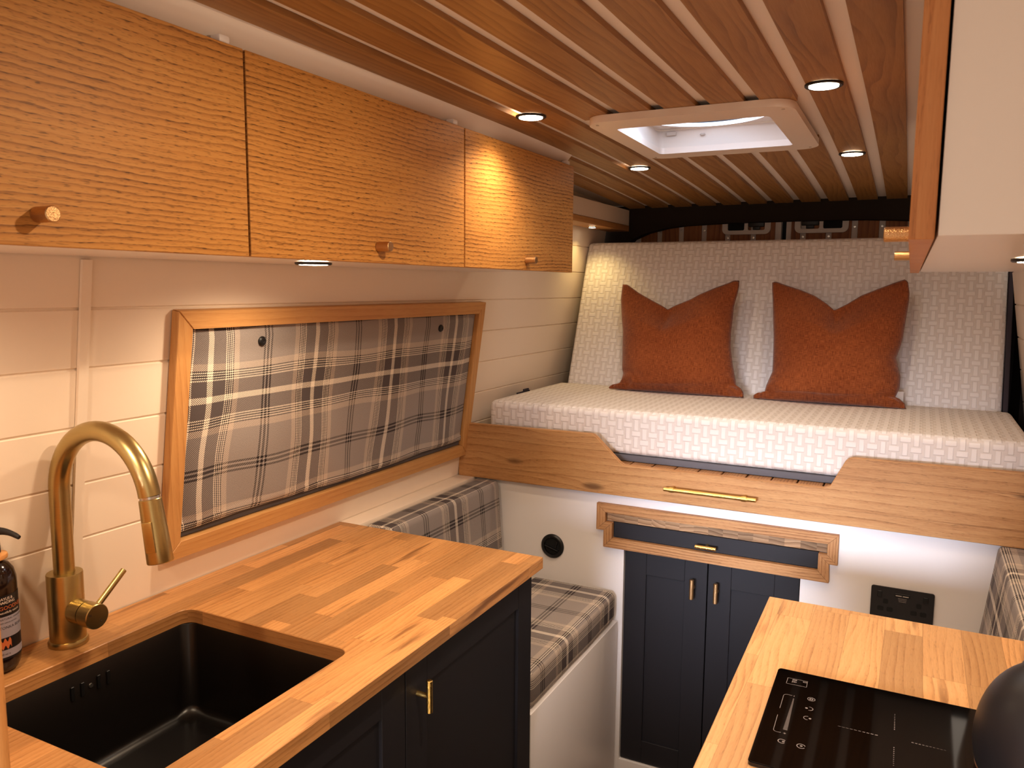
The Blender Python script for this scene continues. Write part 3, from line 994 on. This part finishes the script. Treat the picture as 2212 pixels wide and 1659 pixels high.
# partition board at far left, close to the camera
tag(obj('partition_board', newbox(-1.325, -0.7475, 0.402, 0.420, 0.0, 1.262, 0.002), M['oak_post'], grain='Z'),
    'pale oak edge of a partition board at the far left, close to the viewer', 'partition')

# ------------------------------------------------------------------ left bench
tag(obj('bench_box', newbox(-1.3285, -0.768, 1.624, 2.238, 0.0, 0.503, 0.002), M['white']), 'white bench base below the left tartan seat cushion', 'bench', 'bench bases')
def rounded(x0, x1, y0, y1, z0, z1, bev, step, seg=5):
    t = bmesh.new()
    box(t, x0, x1, y0, y1, z0, z1, bev, seg)
    for ax, a, b in ((0, x0, x1), (1, y0, y1), (2, z0, z1)):
        n = max(1, int(round((b - a - 2 * bev) / step)))
        for i in range(1, n):
            co = [0, 0, 0]; no = [0, 0, 0]
            co[ax] = a + bev + (b - a - 2 * bev) * i / n
            no[ax] = 1
            bmesh.ops.bisect_plane(t, geom=t.verts[:] + t.edges[:] + t.faces[:], dist=1e-6, plane_co=co, plane_no=no)
    return t
def cushion(name, x0, x1, y0, y1, z0, z1, bev, label, grp, grain='Y', wr=0.003, off=(0.0, 0.0), top=None):
    t = rounded(x0, x1, y0, y1, z0, z1, bev, 0.035)
    boxuv(t, grain, off)
    t.normal_update()
    for v in t.verts:
        a = noise.noise(v.co * 7.0 + Vector((3, 1, 5)))
        v.co += v.normal * (a * wr * 0.5 - wr * 0.3)
    if top:
        top(t)
    return tag(obj(name, t, M['tartan_seat'], sm=180), label, 'cushion', grp)
cushion('seat_cushion', -1.258, -0.771, 1.626, 2.234, 0.5035, 0.602, 0.022, 'grey tartan seat cushion on the white bench behind the left worktop', 'tartan bench cushions', off=(0.2, 0.06))
def lean(t):
    for v in t.verts:
        v.co.x -= (v.co.z - 0.65) * 0.08 * (1 if v.co.x > -1.21 else 0.2)
cushion('backrest_cushion', -1.262, -1.158, 1.634, 2.236, 0.6035, 0.897, 0.018, 'grey tartan backrest cushion standing against the left wall beyond the worktop', 'tartan bench cushions', off=(0.1, 0.22), top=lean)
# right bench
tag(obj('bench_box', newbox(-0.12, 0.340, 1.632, 2.238, 0.0, 0.503, 0.002), M['white']), 'white bench base hidden behind the right worktop', 'bench', 'bench bases')
def lean2(t):
    for v in t.verts:
        v.co.x += (v.co.z - 0.87) * 0.12 * (1 if v.co.x < 0.25 else 0.1)
cushion('backrest_cushion', 0.203, 0.318, 1.634, 2.236, 0.5035, 0.898, 0.014, 'grey tartan backrest cushion at the right edge, beyond the hob', 'tartan bench cushions', off=(0.03, 0.1), top=lean2)

# ------------------------------------------------------------------ bed base: white front panel with cut-outs
bb = thing('bed_platform', (-0.5, 2.25, 0.0), 'white bed platform front below the mattress, between the two benches', 'bed platform')
xs = [-1.3285, -0.814, -0.792, -0.756, -0.248, -0.202, -0.181, 0.3435]
zs = [0.0, 0.05, 0.731, 0.7615, 0.8105, 0.8405, 0.9645]
holes = [(-0.814, -0.181, 0.8105, 0.8405), (-0.792, -0.202, 0.7615, 0.8105), (-0.756, -0.248, 0.05, 0.731)]
bm = bmesh.new()
bigs = [(-1.3285, 0.3435, 0.8405, 0.9645), (-1.3285, -0.814, 0.8105, 0.8405), (-0.181, 0.3435, 0.8105, 0.8405), (-1.3285, -0.792, 0.7615, 0.8105), (-0.202, 0.3435, 0.7615, 0.8105),
        (-1.3285, 0.3435, 0.731, 0.7615), (-1.3285, -0.756, 0.05, 0.731), (-0.248, 0.3435, 0.05, 0.731), (-1.3285, 0.3435, 0.0, 0.05)]
for a, b, c, d in bigs:
    box(bm, a, b, 2.245, 2.263, c, d)
bmesh.ops.remove_doubles(bm, verts=bm.verts[:], dist=1e-5)
obj('front_panel', bm, M['white'], bb, sm=0)
for x in (-1.0, 0.1):
    obj('bearer', newbox(x - 0.02, x + 0.02, 2.265, 3.2, 0.90, 0.9645), M['frame_wood'], bb)

# pull-out fascia with slats
fb = thing('bed_fascia', (-0.5, 2.23, 0.9), 'long knotty oak fascia board with a dipped centre in front of the mattress', 'bed board')
r_ = 0.012
poly = [(-1.3275, 0.906), (-1.3235, 1.075), (-0.868, 1.0785), (-0.856, 1.0775), (-0.846, 1.071), (-0.770, 1.001), (-0.757, 0.9935), (-0.200, 0.9935), (-0.184, 1.0), (-0.150, 1.070), (-0.142, 1.078), (-0.130, 1.0815), (0.314, 1.085), (0.338, 0.899)]
poly = [(-1.3255, 0.899)] + poly[1:]
bm = bmesh.new()
plate(bm, poly, [], 2.222, 2.242, XZ)
bmesh.ops.bevel(bm, geom=[e for e in bm.edges if len(e.link_faces) == 2 and e.calc_face_angle(0) > 0.9], offset=0.0012, segments=1, affect='EDGES')
obj('board', bm, M['knotty'], fb, grain='X', off=(0.42, 0.05))
bm = bmesh.new()
for x in (-0.601, -0.399):
    cyl(bm, (x, 2.2218, 0.945), (x, 2.196, 0.945), 0.0045, 16)
    cyl(bm, (x - 0.007, 2.192, 0.945), (x + 0.007, 2.192, 0.945), 0.0082, 20, 0.0006)
cyl(bm, (-0.624, 2.192, 0.945), (-0.366, 2.192, 0.945), 0.0062, 20, 0.0008)
obj('handle', bm, M['gold'], fb)
k = 0
x = -1.29
while x < 0.29:
    bm = newbox(x, x + 0.064, 2.2435, 3.15, 0.9720, 0.9915, 0.0015, 1)
    obj('slat', bm, M['oak_trim'], fb, grain='Y')
    x += 0.068

# cupboard
cb = thing('cupboard', (-0.5, 2.27, 0.05), 'two-door navy cupboard with brass handles in the middle of the white bed base', 'cupboard')
bm = bmesh.new()
box(bm, -0.754, -0.250, 2.60, 2.61, 0.055, 0.728)
box(bm, -0.755, -0.745, 2.281, 2.599, 0.055, 0.728)
box(bm, -0.259, -0.249, 2.281, 2.599, 0.055, 0.728)
obj('carcass', bm, M['navy'], cb)
for x0, x1, hx in ((-0.7535, -0.5045, -0.5425), (-0.5015, -0.2505, -0.4735)):
    bm = bmesh.new()
    mt = Matrix(((1, 0, 0, 0), (0, 0, -1, 2.2545), (0, 1, 0, 0), (0, 0, 0, 1)))
    shaker(bm, mt, x0, x1, 0.053, 0.7285, 0.018, 0.066, 0.071)
    d = obj('door', bm, M['navy'], cb, sm=0)
    obj('handle', tbar((hx, 2.2545, 0.6475), (0, -1, 0), (0, 0, 1), 0.059, 0.0065), M['bronze'], d)

# pull-out table
pt = thing('pull_out_table', (-0.5, 2.25, 0.765), 'stowed pull-out table, end-grain top over a navy front, above the cupboard doors', 'table')
bm = newbox(-0.8115, -0.1835, 2.243, 2.75, 0.8125, 0.8385, 0.0008, 1)
obj('table_top', bm, M['endgrain'], pt, grain='X', off=(0.0, 0.0))
bm = newbox(-0.789, -0.2045, 2.243, 2.262, 0.7645, 0.811, 0.001, 1)
ap = obj('apron', bm, M['navy'], pt)
obj('handle', tbar((-0.504, 2.243, 0.782), (0, -1, 0), (1, 0, 0), 0.060), M['gold'], ap)
tf = thing('table_surround', (-0.5, 2.24, 0.73), 'stepped oak moulding framing the pull-out table', 'moulding')
def trim(p):
    bm = bmesh.new()
    plate(bm, p, [], 2.2295, 2.2445, XZ)
    return bm
ya, yb = 0.8665, 0.7845
pieces = [([(-0.841, 0.867), (-0.155, 0.867), (-0.1825, 0.8398), (-0.8125, 0.8398)], 'X'),
          ([(-0.841, 0.8665), (-0.8128, 0.8393), (-0.8128, 0.8112), (-0.841, 0.7845)], 'Z'),
          ([(-0.155, 0.8665), (-0.155, 0.7845), (-0.1822, 0.8112), (-0.1822, 0.8393)], 'Z'),
          ([(-0.8405, 0.7845), (-0.8124, 0.8108), (-0.7905, 0.8108), (-0.8177, 0.7845)], 'X'),
          ([(-0.1555, 0.7845), (-0.1765, 0.7845), (-0.2038, 0.8108), (-0.1826, 0.8108)], 'X'),
          ([(-0.8175, 0.784), (-0.7902, 0.8103), (-0.7902, 0.7632), (-0.8178, 0.733)], 'Z'),
          ([(-0.1765, 0.784), (-0.1742, 0.733), (-0.2038, 0.7632), (-0.2038, 0.8103)], 'Z'),
          ([(-0.8175, 0.7326), (-0.7898, 0.7628), (-0.2042, 0.7628), (-0.1746, 0.7326)], 'X')]
for p, g_ in pieces:
    obj('moulding', trim(p), M['oak_trim'], tf, grain=g_)

# air vent
av = thing('air_vent', (-0.992, 2.243, 0.703), 'round black heating vent in the white bed base panel', 'vent')
bm = bmesh.new()
mv = frame_to((-0.992, 2.2447, 0.703), (-0.992, 2.0, 0.703))
lathe(bm, [(0.027, 0.0), (0.0385, 0.0), (0.0385, 0.004), (0.034, 0.008), (0.028, 0.006), (0.027, 0.0)], mv, 40, False)
obj('ring', bm, M['black'], av)
bm = bmesh.new()
lathe(bm, [(0.0, 0.0006), (0.0268, 0.0006)], mv, 32, False)
obj('duct', bm, M['void'], av)
bm = bmesh.new()
box(bm, -0.0015, 0.0015, -0.024, 0.024, 0.001, 0.010, 0.0005, 1, mv @ Matrix.Rotation(0.5, 4, 'Z') @ Matrix.Translation((0.006, 0, 0)))
box(bm, -0.012, 0.012, -0.0015, 0.0015, 0.001, 0.006, 0.0005, 1, mv @ Matrix.Rotation(0.5, 4, 'Z') @ Matrix.Translation((-0.008, 0.012, 0)))
obj('flap', bm, M['black'], av)

# double socket
so = thing('double_socket', (0.005, 2.244, 0.66), 'black double power socket with USB ports on the white panel', 'socket')
bm = bmesh.new()
plate(bm, rrect(-0.0695, 0.0785, 0.658, 0.744, 0.005, 4), [], 2.2385, 2.2447, XZ)
bmesh.ops.bevel(bm, geom=[e for e in bm.edges if all(abs(v.co.y - 2.2385) < 1e-5 for v in e.verts) and len(e.link_faces) == 2 and e.calc_face_angle(0) > 0.5], offset=0.001, segments=2, affect='EDGES')
pl = obj('plate', bm, M['black_matte'], so)
for x in (-0.049, 0.059):
    obj('rocker_switch', newbox(x - 0.0055, x + 0.0055, 2.2365, 2.2384, 0.716, 0.733, 0.0008, 1), M['black'], so)
    bm = bmesh.new()
    cx = x + (0.015 if x < 0 else -0.015)
    plate(bm, rrect(cx - 0.006, cx + 0.006, 0.700, 0.713, 0.003, 3), [], 2.2381, 2.2384, XZ)
    for q in (-0.011, 0.011):
        plate(bm, rrect(cx + q - 0.0075, cx + q + 0.0075, 0.680, 0.692, 0.003, 3), [], 2.2381, 2.2384, XZ)
    obj('pin_slots', bm, M['void'], so)
bm = bmesh.new()
box(bm, -0.013, 0.022, 2.2370, 2.2384, 0.7225, 0.7325, 0.0006, 1)
us = obj('usb_ports', bm, M['black'], so)
bm = bmesh.new()
for x in (-0.011, 0.0055):
    box(bm, x, x + 0.014, 2.2367, 2.2369, 0.7255, 0.7275)
obj('usb_tongue', bm, M['seal'], us)
bm = bmesh.new()
for i, (w, z) in enumerate(((0.0105, 0.7185), (0.0095, 0.7145), (0.0085, 0.7105))):
    q = -w
    while q < w:
        l = random.uniform(0.0008, 0.0022)
        box(bm, 0.0055 + q, 0.0055 + min(q + l, w), 2.2382, 2.23835, z, z + 0.0014)
        q += l + 0.0005
obj('printed_text', bm, M['mark'], pl)

# ------------------------------------------------------------------ mattress
def softbox(x0, x1, y0, y1, z0, z1, bev, cuts=10, wr=0.002, mtx=None, puff=0.0):
    t = rounded(x0, x1, y0, y1, z0, z1, bev, 0.06)
    boxuv(t, 'X', (0.0, 0.0))
    t.normal_update()
    for v in t.verts:
        v.co += v.normal * (noise.noise(v.co * 4.0) * wr * 0.6)
    if mtx is not None:
        bmesh.ops.transform(t, matrix=mtx, verts=t.verts)
    return t
ms = thing('seat_mattress', (-0.49, 2.7, 0.986), 'white basket-weave mattress section lying flat as the seat', 'mattress', 'folding mattress sections')
LN = math.radians(20)
def slope_back(t):
    for v in t.verts:
        if v.co.y > 2.7: v.co.y -= (1.147 - v.co.z) * math.tan(LN)
    return t
obj('cover', slope_back(softbox(-1.247, 0.273, 2.284, 2.868, 1.0125, 1.147, 0.020)), M['basket'], ms, sm=180)
bm = slope_back(newbox(-1.242, 0.268, 2.287, 2.858, 0.9922, 1.0120, 0.004, 2))
obj('mesh_band', bm, M['mesh_grey'], ms)
bm = newbox(-1.254, -1.2485, 2.50, 2.60, 1.04, 1.146, 0.001, 1)
box(bm, -1.2535, -1.2475, 2.55, 2.59, 1.146, 1.153, 0.001, 1)
obj('side_handle', bm, M['side_grey'], ms)
mb = thing('backrest_mattress', (-0.49, 2.95, 1.15), 'white basket-weave mattress section leaning against the rear as a backrest', 'mattress', 'folding mattress sections')
mm = Matrix.Translation((0, 2.874 - (1.1475 - 1.0315) * math.tan(LN), 1.0315)) @ Matrix.Rotation(-LN, 4, 'X')
t = softbox(-1.222, 0.247, 0.0, 0.130, 0.001, 0.7135, 0.020, mtx=mm)
obj('cover', t, M['basket'], mb, sm=180)
t = softbox(0.2475, 0.262, 0.004, 0.128, 0.003, 0.709, 0.004, 2, 0.0003, mm)
obj('side_panel', t, M['side_grey'], mb, sm=180)

# ------------------------------------------------------------------ rust cushions
CUSH = [
 ('left of two rust orange scatter cushions, nearer the oak overhead cabinets', dict(
  top=[(-1.007, .407), (-.989, .407), (-.939, .374), (-.882, .344), (-.84, .323), (-.821, .311), (-.793, .328), (-.744, .35), (-.713, .37), (-.658, .397), (-.612, .416), (-.596, .425), (-.577, .424)],
  right=[(-.577, .424), (-.575, .403), (-.578, .373), (-.585, .325), (-.584, .282), (-.584, .23), (-.58, .18), (-.565, .113), (-.551, .064), (-.546, .043), (-.529, .033), (-.518, .017), (-.516, 0.0)],
  bottom=[(-.998, -.002), (-.954, -.003), (-.901, -.004), (-.849, -.004), (-.749, -.002), (-.699, -.002), (-.603, -.002), (-.541, -.001), (-.516, 0.0)],
  left=[(-1.007, .407), (-1.007, .381), (-1.005, .344), (-.991, .271), (-.98, .226), (-.965, .11), (-.96, .075), (-.954, .062), (-.956, .039), (-.963, .023), (-.99, .016), (-1.002, .006), (-.998, -.002)]), 0.44),
 ('right of two rust orange scatter cushions, below the white wall cabinet', dict(
  top=[(-.464, .417), (-.454, .422), (-.414, .407), (-.367, .391), (-.321, .371), (-.282, .344), (-.255, .32), (-.217, .343), (-.177, .373), (-.13, .396), (-.083, .418), (-.05, .431), (-.041, .421)],
  right=[(-.041, .421), (-.034, .383), (-.034, .359), (-.039, .296), (-.044, .234), (-.049, .203), (-.059, .164), (-.051, .133), (-.043, .104), (-.043, .066), (-.053, .035), (-.041, .031), (-.024, .015), (-.02, -.003)],
  bottom=[(-.484, -.001), (-.464, -.001), (-.419, -.002), (-.346, .0), (-.26, 0.0), (-.19, -.002), (-.122, -.003), (-.055, -.003), (-.02, -.003)],
  left=[(-.464, .417), (-.461, .386), (-.456, .353), (-.448, .285), (-.44, .219), (-.436, .17), (-.433, .121), (-.432, .096), (-.441, .068), (-.447, .047), (-.45, .022), (-.471, .022), (-.485, .012), (-.484, -.001)]), 0.50)]
def resample(p, n):
    p = [Vector(q) for q in p]
    d = [0.0]
    for a, b in zip(p, p[1:]):
        d.append(d[-1] + (b - a).length)
    out = []
    for i in range(n + 1):
        s = d[-1] * i / n
        k = 0
        while k < len(d) - 2 and d[k + 1] < s:
            k += 1
        f = (s - d[k]) / max(1e-9, d[k + 1] - d[k])
        out.append(p[k].lerp(p[k + 1], min(1, max(0, f))))
    return out
LC = math.radians(21)
def scatter(label, C, un, seed):
    N = 64
    T_, B_, L_, R_ = resample(C['top'], N), resample(C['bottom'], N), resample(C['left'], N), resample(C['right'], N)
    bm = bmesh.new()
    uv = bm.loops.layers.uv.new('UVMap')
    origin = Vector((0, 2.75, 1.1495))
    ex, et, en = Vector((1, 0, 0)), Vector((0, math.sin(LC), math.cos(LC))), Vector((0, -math.cos(LC), math.sin(LC)))
    tnotch = [i for i in range(N + 1)]
    ui = min(range(N // 4, 3 * N // 4), key=lambda i: T_[i].y) / N
    grids = []
    for side_ in (1, -1):
        g = []
        for j in range(N + 1):
            row = []
            v = j / N                       # 0 top .. 1 bottom
            for i in range(N + 1):
                u = i / N
                p = (T_[i] * (1 - v) + B_[i] * v) + (L_[j] * (1 - u) + R_[j] * u)
                p -= (T_[0] * (1 - u) * (1 - v) + T_[N] * u * (1 - v) + B_[0] * (1 - u) * v + B_[N] * u * v)
                w = (1 - abs(2 * u - 1) ** 2.6) * (1 - abs(2 * v - 1) ** 2.6)
                th = 0.070 * max(0.0, w) ** 0.65 * (0.30 + 0.70 * min(1.0, v / 0.30) ** 0.8)
                if v > 0.5:
                    th += 0.018 * (max(0, 1 - abs(2 * u - 1) ** 3)) * math.sin((v - 0.5) * 2 * PI) * 0.8
                # karate-chop crease below the notch
                du = (u - ui - 0.10 * v) / (0.07 + 0.30 * v)
                cr = math.exp(-abs(du) ** 1.3) * math.exp(-(v / 0.20) ** 2)
                th *= 1 - 0.95 * cr
                # soft folds running from the lower corners
                for cu_, cv_ in ((0.07, 0.95), (0.94, 0.95)):
                    dx, dy = u - cu_, v - cv_
                    rr = math.hypot(dx, dy)
                    th += 0.010 * math.exp(-(rr / 0.13) ** 2) * math.sin(rr * 55 + 1.2) * (w > 0.001)
                th += 0.006 * noise.noise(Vector((u * 4 + seed, v * 4, side_))) * min(1, w * 4)
                if side_ < 0:
                    th *= 0.9
                q = origin + ex * p.x + et * max(p.y, 0.0 if True else 0) + en * (th * side_)
                if q.z < 1.1495: q.z = 1.1495 + 0.0002 * (1 + side_)
                row.append((q, (p.x, p.y)))
            g.append(row)
        grids.append(g)
    vs = [[[None] * (N + 1) for _ in range(N + 1)] for _ in range(2)]
    for s_ in range(2):
        for j in range(N + 1):
            for i in range(N + 1):
                border = i in (0, N) or j in (0, N)
                if s_ == 1 and border:
                    vs[1][j][i] = vs[0][j][i]
                else:
                    vs[s_][j][i] = bm.verts.new(grids[s_][j][i][0])
    for s_ in range(2):
        for j in range(N):
            for i in range(N):
                idx = [(j, i), (j + 1, i), (j + 1, i + 1), (j, i + 1)]
                if s_: idx = idx[::-1]
                f = bm.faces.new([vs[s_][a][b] for a, b in idx])
                for l, (a, b) in zip(f.loops, idx):
                    l[uv].uv = grids[s_][a][b][1]
    return bm
for k, (lab_, C, un) in enumerate(CUSH):
    t = thing('scatter_cushion', (sum(p[0] for p in C['bottom']) / len(C['bottom']), 2.75, 1.15), lab_, 'cushion', 'rust scatter cushions')
    obj('cushion_cover', scatter(lab_, C, un, k * 7.0), M['rust'], t, sm=180)
    if k == 1:
        obj('care_label', newbox(-0.052, -0.030, 2.772, 2.7728, 1.163, 1.20), M['seal'], t)

# ------------------------------------------------------------------ right worktop, cabinet, hob, kettle
KR = -0.0153
bm = newbox(-0.2112, 0.341, 0.30, 1.620, 0.8735, 0.900, 0.0012, 1)
for v in bm.verts:
    if v.co.x < 0: v.co.x += KR * v.co.y
boxuv(bm, 'Y', (0.21, 0.022))
tag(obj('worktop', bm, M['block_right']), 'oak butcher-block worktop on the right with the induction hob set on it', 'worktop')
bc2 = thing('base_cabinet', (0.06, 1.0, 0.0), 'navy base cabinet under the right worktop, mostly hidden', 'cabinet', 'navy base cabinets')
bm = bmesh.new()
box(bm, -0.170, 0.34, 0.32, 1.600, 0.0, 0.872)
obj('carcass', bm, M['navy'], bc2)
for y0, y1 in ((0.322, 0.958), (0.962, 1.598)):
    bm = bmesh.new()
    mt = Matrix(((0, 0, -1, -0.1905), (-1, 0, 0, 0), (0, 1, 0, 0), (0, 0, 0, 1)))
    shaker(bm, mt, -y1, -y0, 0.095, 0.868)
    d = obj('door', bm, M['navy'], bc2, sm=0)
    obj('handle', tbar((-0.1905, y0 + 0.035, 0.79), (-1, 0, 0), (0, 0, 1)), M['gold'], d)

hb = thing('induction_hob', (0.1, 1.15, 0.9005), 'black glass induction hob with touch controls on the right worktop', 'hob')
bm = bmesh.new()
plate(bm, rrect(-0.1492, 0.335, 1.009, 1.297, 0.006, 4), [], 0.9005, 0.9066, lambda a, b, d: (a + KR * b, b, d))
bmesh.ops.bevel(bm, geom=[e for e in bm.edges if all(abs(v.co.z - 0.9066) < 1e-5 for v in e.verts) and len(e.link_faces) == 2 and e.calc_face_angle(0) > 0.5], offset=0.0012, segments=2, affect='EDGES')
gl = obj('glass', bm, M['hob_glass'], hb)
ZM = 0.90668
def mk(bm, x0, x1, y0, y1):
    t = bmesh.new()
    t.faces.new([t.verts.new((x + KR * y, y, ZM)) for x, y in ((x0, y0), (x1, y0), (x1, y1), (x0, y1))])
    addbm(bm, t)
def arc(bm, cx, cy, r, a0, a1, w=0.0007):
    t = bmesh.new()
    n = 24
    A = []
    for i in range(n + 1):
        a = math.radians(a0 + (a1 - a0) * i / n)
        for rr in (r - w, r + w):
            x, y = cx + rr * math.cos(a), cy + rr * math.sin(a)
            A.append(t.verts.new((x + KR * y, y, ZM)))
    for i in range(n):
        t.faces.new((A[2 * i], A[2 * i + 1], A[2 * i + 3], A[2 * i + 2]))
    addbm(bm, t)
def line(bm, p, q, w=0.0006):
    p, q = Vector(p), Vector(q)
    d = (q - p).normalized()
    n = Vector((-d.y, d.x)) * w
    t = bmesh.new()
    t.faces.new([t.verts.new((c.x + KR * c.y, c.y, ZM)) for c in (p + n, q + n, q - n, p - n)])
    addbm(bm, t)
bm = bmesh.new()
for a, b in (((-.1311, 1.2478), (-.1015, 1.2486)), ((-.1015, 1.2486), (-.1018, 1.2686)), ((-.1018, 1.2686), (-.1311, 1.2678)), ((-.1311, 1.2678), (-.1311, 1.2478))):
    line(bm, a, b, 0.0003)
obj('display_frame', bm, M['mark'], gl)
for s_, px, py in (('8.8.', -0.1240, 1.2505), ('0', -0.1085, 1.2505)):
    tb = textbm(s_, 0.010)
    for v in tb.verts:
        x, y = px + v.co.y, py + v.co.x
        v.co = Vector((px + v.co.y * 1.0 + KR * 1.25, 1.2665 - v.co.x * 0.9, ZM))
    obj('display_digits', tb, M['mark'], gl)
bm = bmesh.new()
line(bm, (-.1175, 1.2120), (-.1257, 1.2121), 0.0003)
arc(bm, -.1245, 1.2065, 0.0053, 90, 175, 0.0003)
line(bm, (-.1297, 1.2065), (-.1296, 1.1654), 0.0003)
line(bm, (-.1299, 1.1454), (-.1296, 1.1030), 0.0003)
arc(bm, -.1243, 1.1030, 0.0053, 180, 270, 0.0003)
line(bm, (-.1243, 1.0977), (-.1192, 1.0985), 0.0003)
for i in range(46):
    y = 1.2032 - 0.0021 * i
    w = 0.0008 + 0.0022 * i / 46
    line(bm, (-.1148 - w, y), (-.1148 + w, y), 0.00035)
line(bm, (-.1143, 1.0964), (-.1143, 1.1004), 0.0004)
line(bm, (-.1163, 1.0984), (-.1123, 1.0984), 0.0004)
line(bm, (-.1152, 1.2100), (-.1152, 1.2130), 0.0004)
obj('power_slider', bm, M['mark'], gl)
ICONS = [[(-.0908, 1.2137, 0.0052, 0, 360, 0.0004), (-.0908, 1.2137, 0.0022, 0, 360, 0.0006)],
         [(-.0906, 1.1837, 0.0050, -100, 100, 0.0004), (-.0945, 1.1837, 0.0010, 0, 360, 0.0008)],
         [(-.0904, 1.1551, 0.0050, 80, 280, 0.0004), (-.0868, 1.1551, 0.0010, 0, 360, 0.0008)],
         [(-.1149, 1.0765, 0.0050, 40, 320, 0.0005), (-.1130, 1.0765, 0.0012, 0, 360, 0.0005)],
         [(-.0902, 1.0760, 0.0053, 20, 330, 0.0005), (-.0900, 1.0765, 0.0012, 0, 360, 0.0005)]]
for ic in ICONS:
    bm = bmesh.new()
    for q in ic:
        arc(bm, *q)
    obj('touch_icon', bm, M['mark'], gl)
for kind_ in range(4):
    bm = bmesh.new()
    for i in range(10):
        if kind_ == 0:
            x = -.0478 + .0477 * i / 9
            line(bm, (x - 0.0018, 1.1533), (x + 0.0018, 1.1533), 0.0002 + 0.00005 * i)
        elif kind_ == 1:
            x = .0449 + .0387 * i / 9
            line(bm, (x - 0.0014, 1.156), (x + 0.0014, 1.156), 0.0006 - 0.00005 * i)
        elif kind_ == 2:
            line(bm, (.0222 - .0006, 1.2249 - .0049 * i), (.0222 + .0006, 1.2249 - .0049 * i), 0.0004 + 0.00006 * i)
        else:
            line(bm, (.0222 - .0006, 1.1312 - .0050 * i), (.0222 + .0006, 1.1312 - .0050 * i), 0.0009 - 0.00006 * i)
    obj('zone_mark', bm, M['mark'], gl)

KX, KY = 0.186, 1.135
kt = thing('kettle', (KX, KY, 0.907), 'rounded black kettle at the right edge, standing on the hob', 'kettle')
Mk = Matrix.Translation((KX, KY, 0.9072))
bm = bmesh.new()
prof = [(0.0, 0.0), (0.080, 0.0), (0.0835, 0.002), (0.0885, 0.012), (0.0920, 0.030), (0.0925, 0.040)]
for k in range(1, 15):
    a = k / 14 * math.radians(68)
    prof.append((0.0925 * math.cos(a) ** 0.85, 0.040 + 0.112 * math.sin(a)))
lathe(bm, prof, Mk, 64)
kb = obj('body', bm, M['kettle'], kt)
bm = bmesh.new()
lathe(bm, [(0.0815, 0.0002), (0.0850, 0.0012), (0.0880, 0.007), (0.0872, 0.0085), (0.0840, 0.003)], Mk, 64, False)
obj('base_rim', bm, M['copper'], kt)
bm = bmesh.new()
lathe(bm, [(0.043, 0.142), (0.045, 0.146), (0.040, 0.152), (0.020, 0.158), (0.0, 0.160)], Mk, 48, False)
ld = obj('lid', bm, M['kettle'], kt)
bm = bmesh.new()
lathe(bm, [(0.006, 0.158), (0.006, 0.168), (0.013, 0.172), (0.014, 0.180), (0.010, 0.186), (0.0, 0.187)], Mk, 24, False)
obj('lid_knob', bm, M['black'], ld)
bm = bmesh.new()
hp = []
for k in range(25):
    a = math.radians(-70 + 150 * k / 24)
    hp.append((KX + 0.080 + 0.055 * math.cos(a), KY + 0.02, 0.907 + 0.075 + 0.050 * math.sin(a)))
sweep(bm, hp, 0.0065, 16)
obj('handle', bm, M['black'], kt)
bm = bmesh.new()
sweep(bm, [(KX + 0.045, KY - 0.06, 0.965), (KX + 0.06, KY - 0.095, 0.99), (KX + 0.065, KY - 0.115, 1.015), (KX + 0.067, KY - 0.125, 1.03)], [0.020, 0.015, 0.011, 0.009], 20)
obj('spout', bm, M['kettle'], kt)

# ------------------------------------------------------------------ daylight, added fill, world, camera
def area(name, loc, target, size, energy, col):
    l = bpy.data.lights.new(name, 'AREA')
    l.shape = 'RECTANGLE'
    l.size, l.size_y = size
    l.energy = energy
    l.color = col
    o = bpy.data.objects.new(name, l)
    o.location = loc
    o.rotation_euler = (Vector(target) - Vector(loc)).to_track_quat('-Z', 'Y').to_euler()
    COL.objects.link(o)
    return o
l = area('windscreen_daylight', (-0.42, -0.9, 1.28), (-0.42, 2.2, 0.78), (1.1, 0.35), 2.4, (0.78, 0.84, 1.0))
l.data.spread = math.radians(22)
area('roof_light_daylight', (-0.478, 1.945, 1.937), (-0.478, 2.12, 0.9), (0.26, 0.25), 1.4, (0.74, 0.83, 1.0))
l = area('galley_ceiling_fill', (-0.47, 0.25, 0.35), (-0.50, 0.75, 1.9), (0.40, 0.7), 2.6, (1.0, 0.76, 0.52))  # upward fill added to lift the ceiling, no such lamp stands in the aisle

w = bpy.data.worlds.new('daylight')
scene.world = w
w.use_nodes = True
bg = w.node_tree.nodes['Background']
bg.inputs[0].default_value = (1.0, 0.82, 0.66, 1)
bg.inputs[1].default_value = 0.85

cam = bpy.data.cameras.new('camera')
cam.sensor_fit = 'HORIZONTAL'
cam.sensor_width = 36.0
cam.lens = 36.0 * 1724.0 / 2212.0
cam.clip_start = 0.01
cam.dof.use_dof = True
cam.dof.focus_distance = 2.4
cam.dof.aperture_fstop = 18.0
co = bpy.data.objects.new('camera', cam)
yaw, pit, rol = math.radians(26.958), math.radians(6.939), math.radians(0.4647)
fw = Vector((-math.sin(yaw) * math.cos(pit), math.cos(yaw) * math.cos(pit), -math.sin(pit)))
rt = Vector((math.cos(yaw), math.sin(yaw), 0))
up = rt.cross(fw)
r2 = rt * math.cos(rol) + up * math.sin(rol)
u2 = -rt * math.sin(rol) + up * math.cos(rol)
mw = Matrix((r2, u2, -fw)).transposed().to_4x4()
mw.translation = (0, 0, 1.517)
co.matrix_world = mw
COL.objects.link(co)
scene.camera = co

scene.view_settings.view_transform = 'Standard'
scene.view_settings.look = 'None'
scene.view_settings.exposure = 0.50
scene.view_settings.gamma = 0.93
scene.cycles.max_bounces = 8
scene.cycles.use_denoising = True
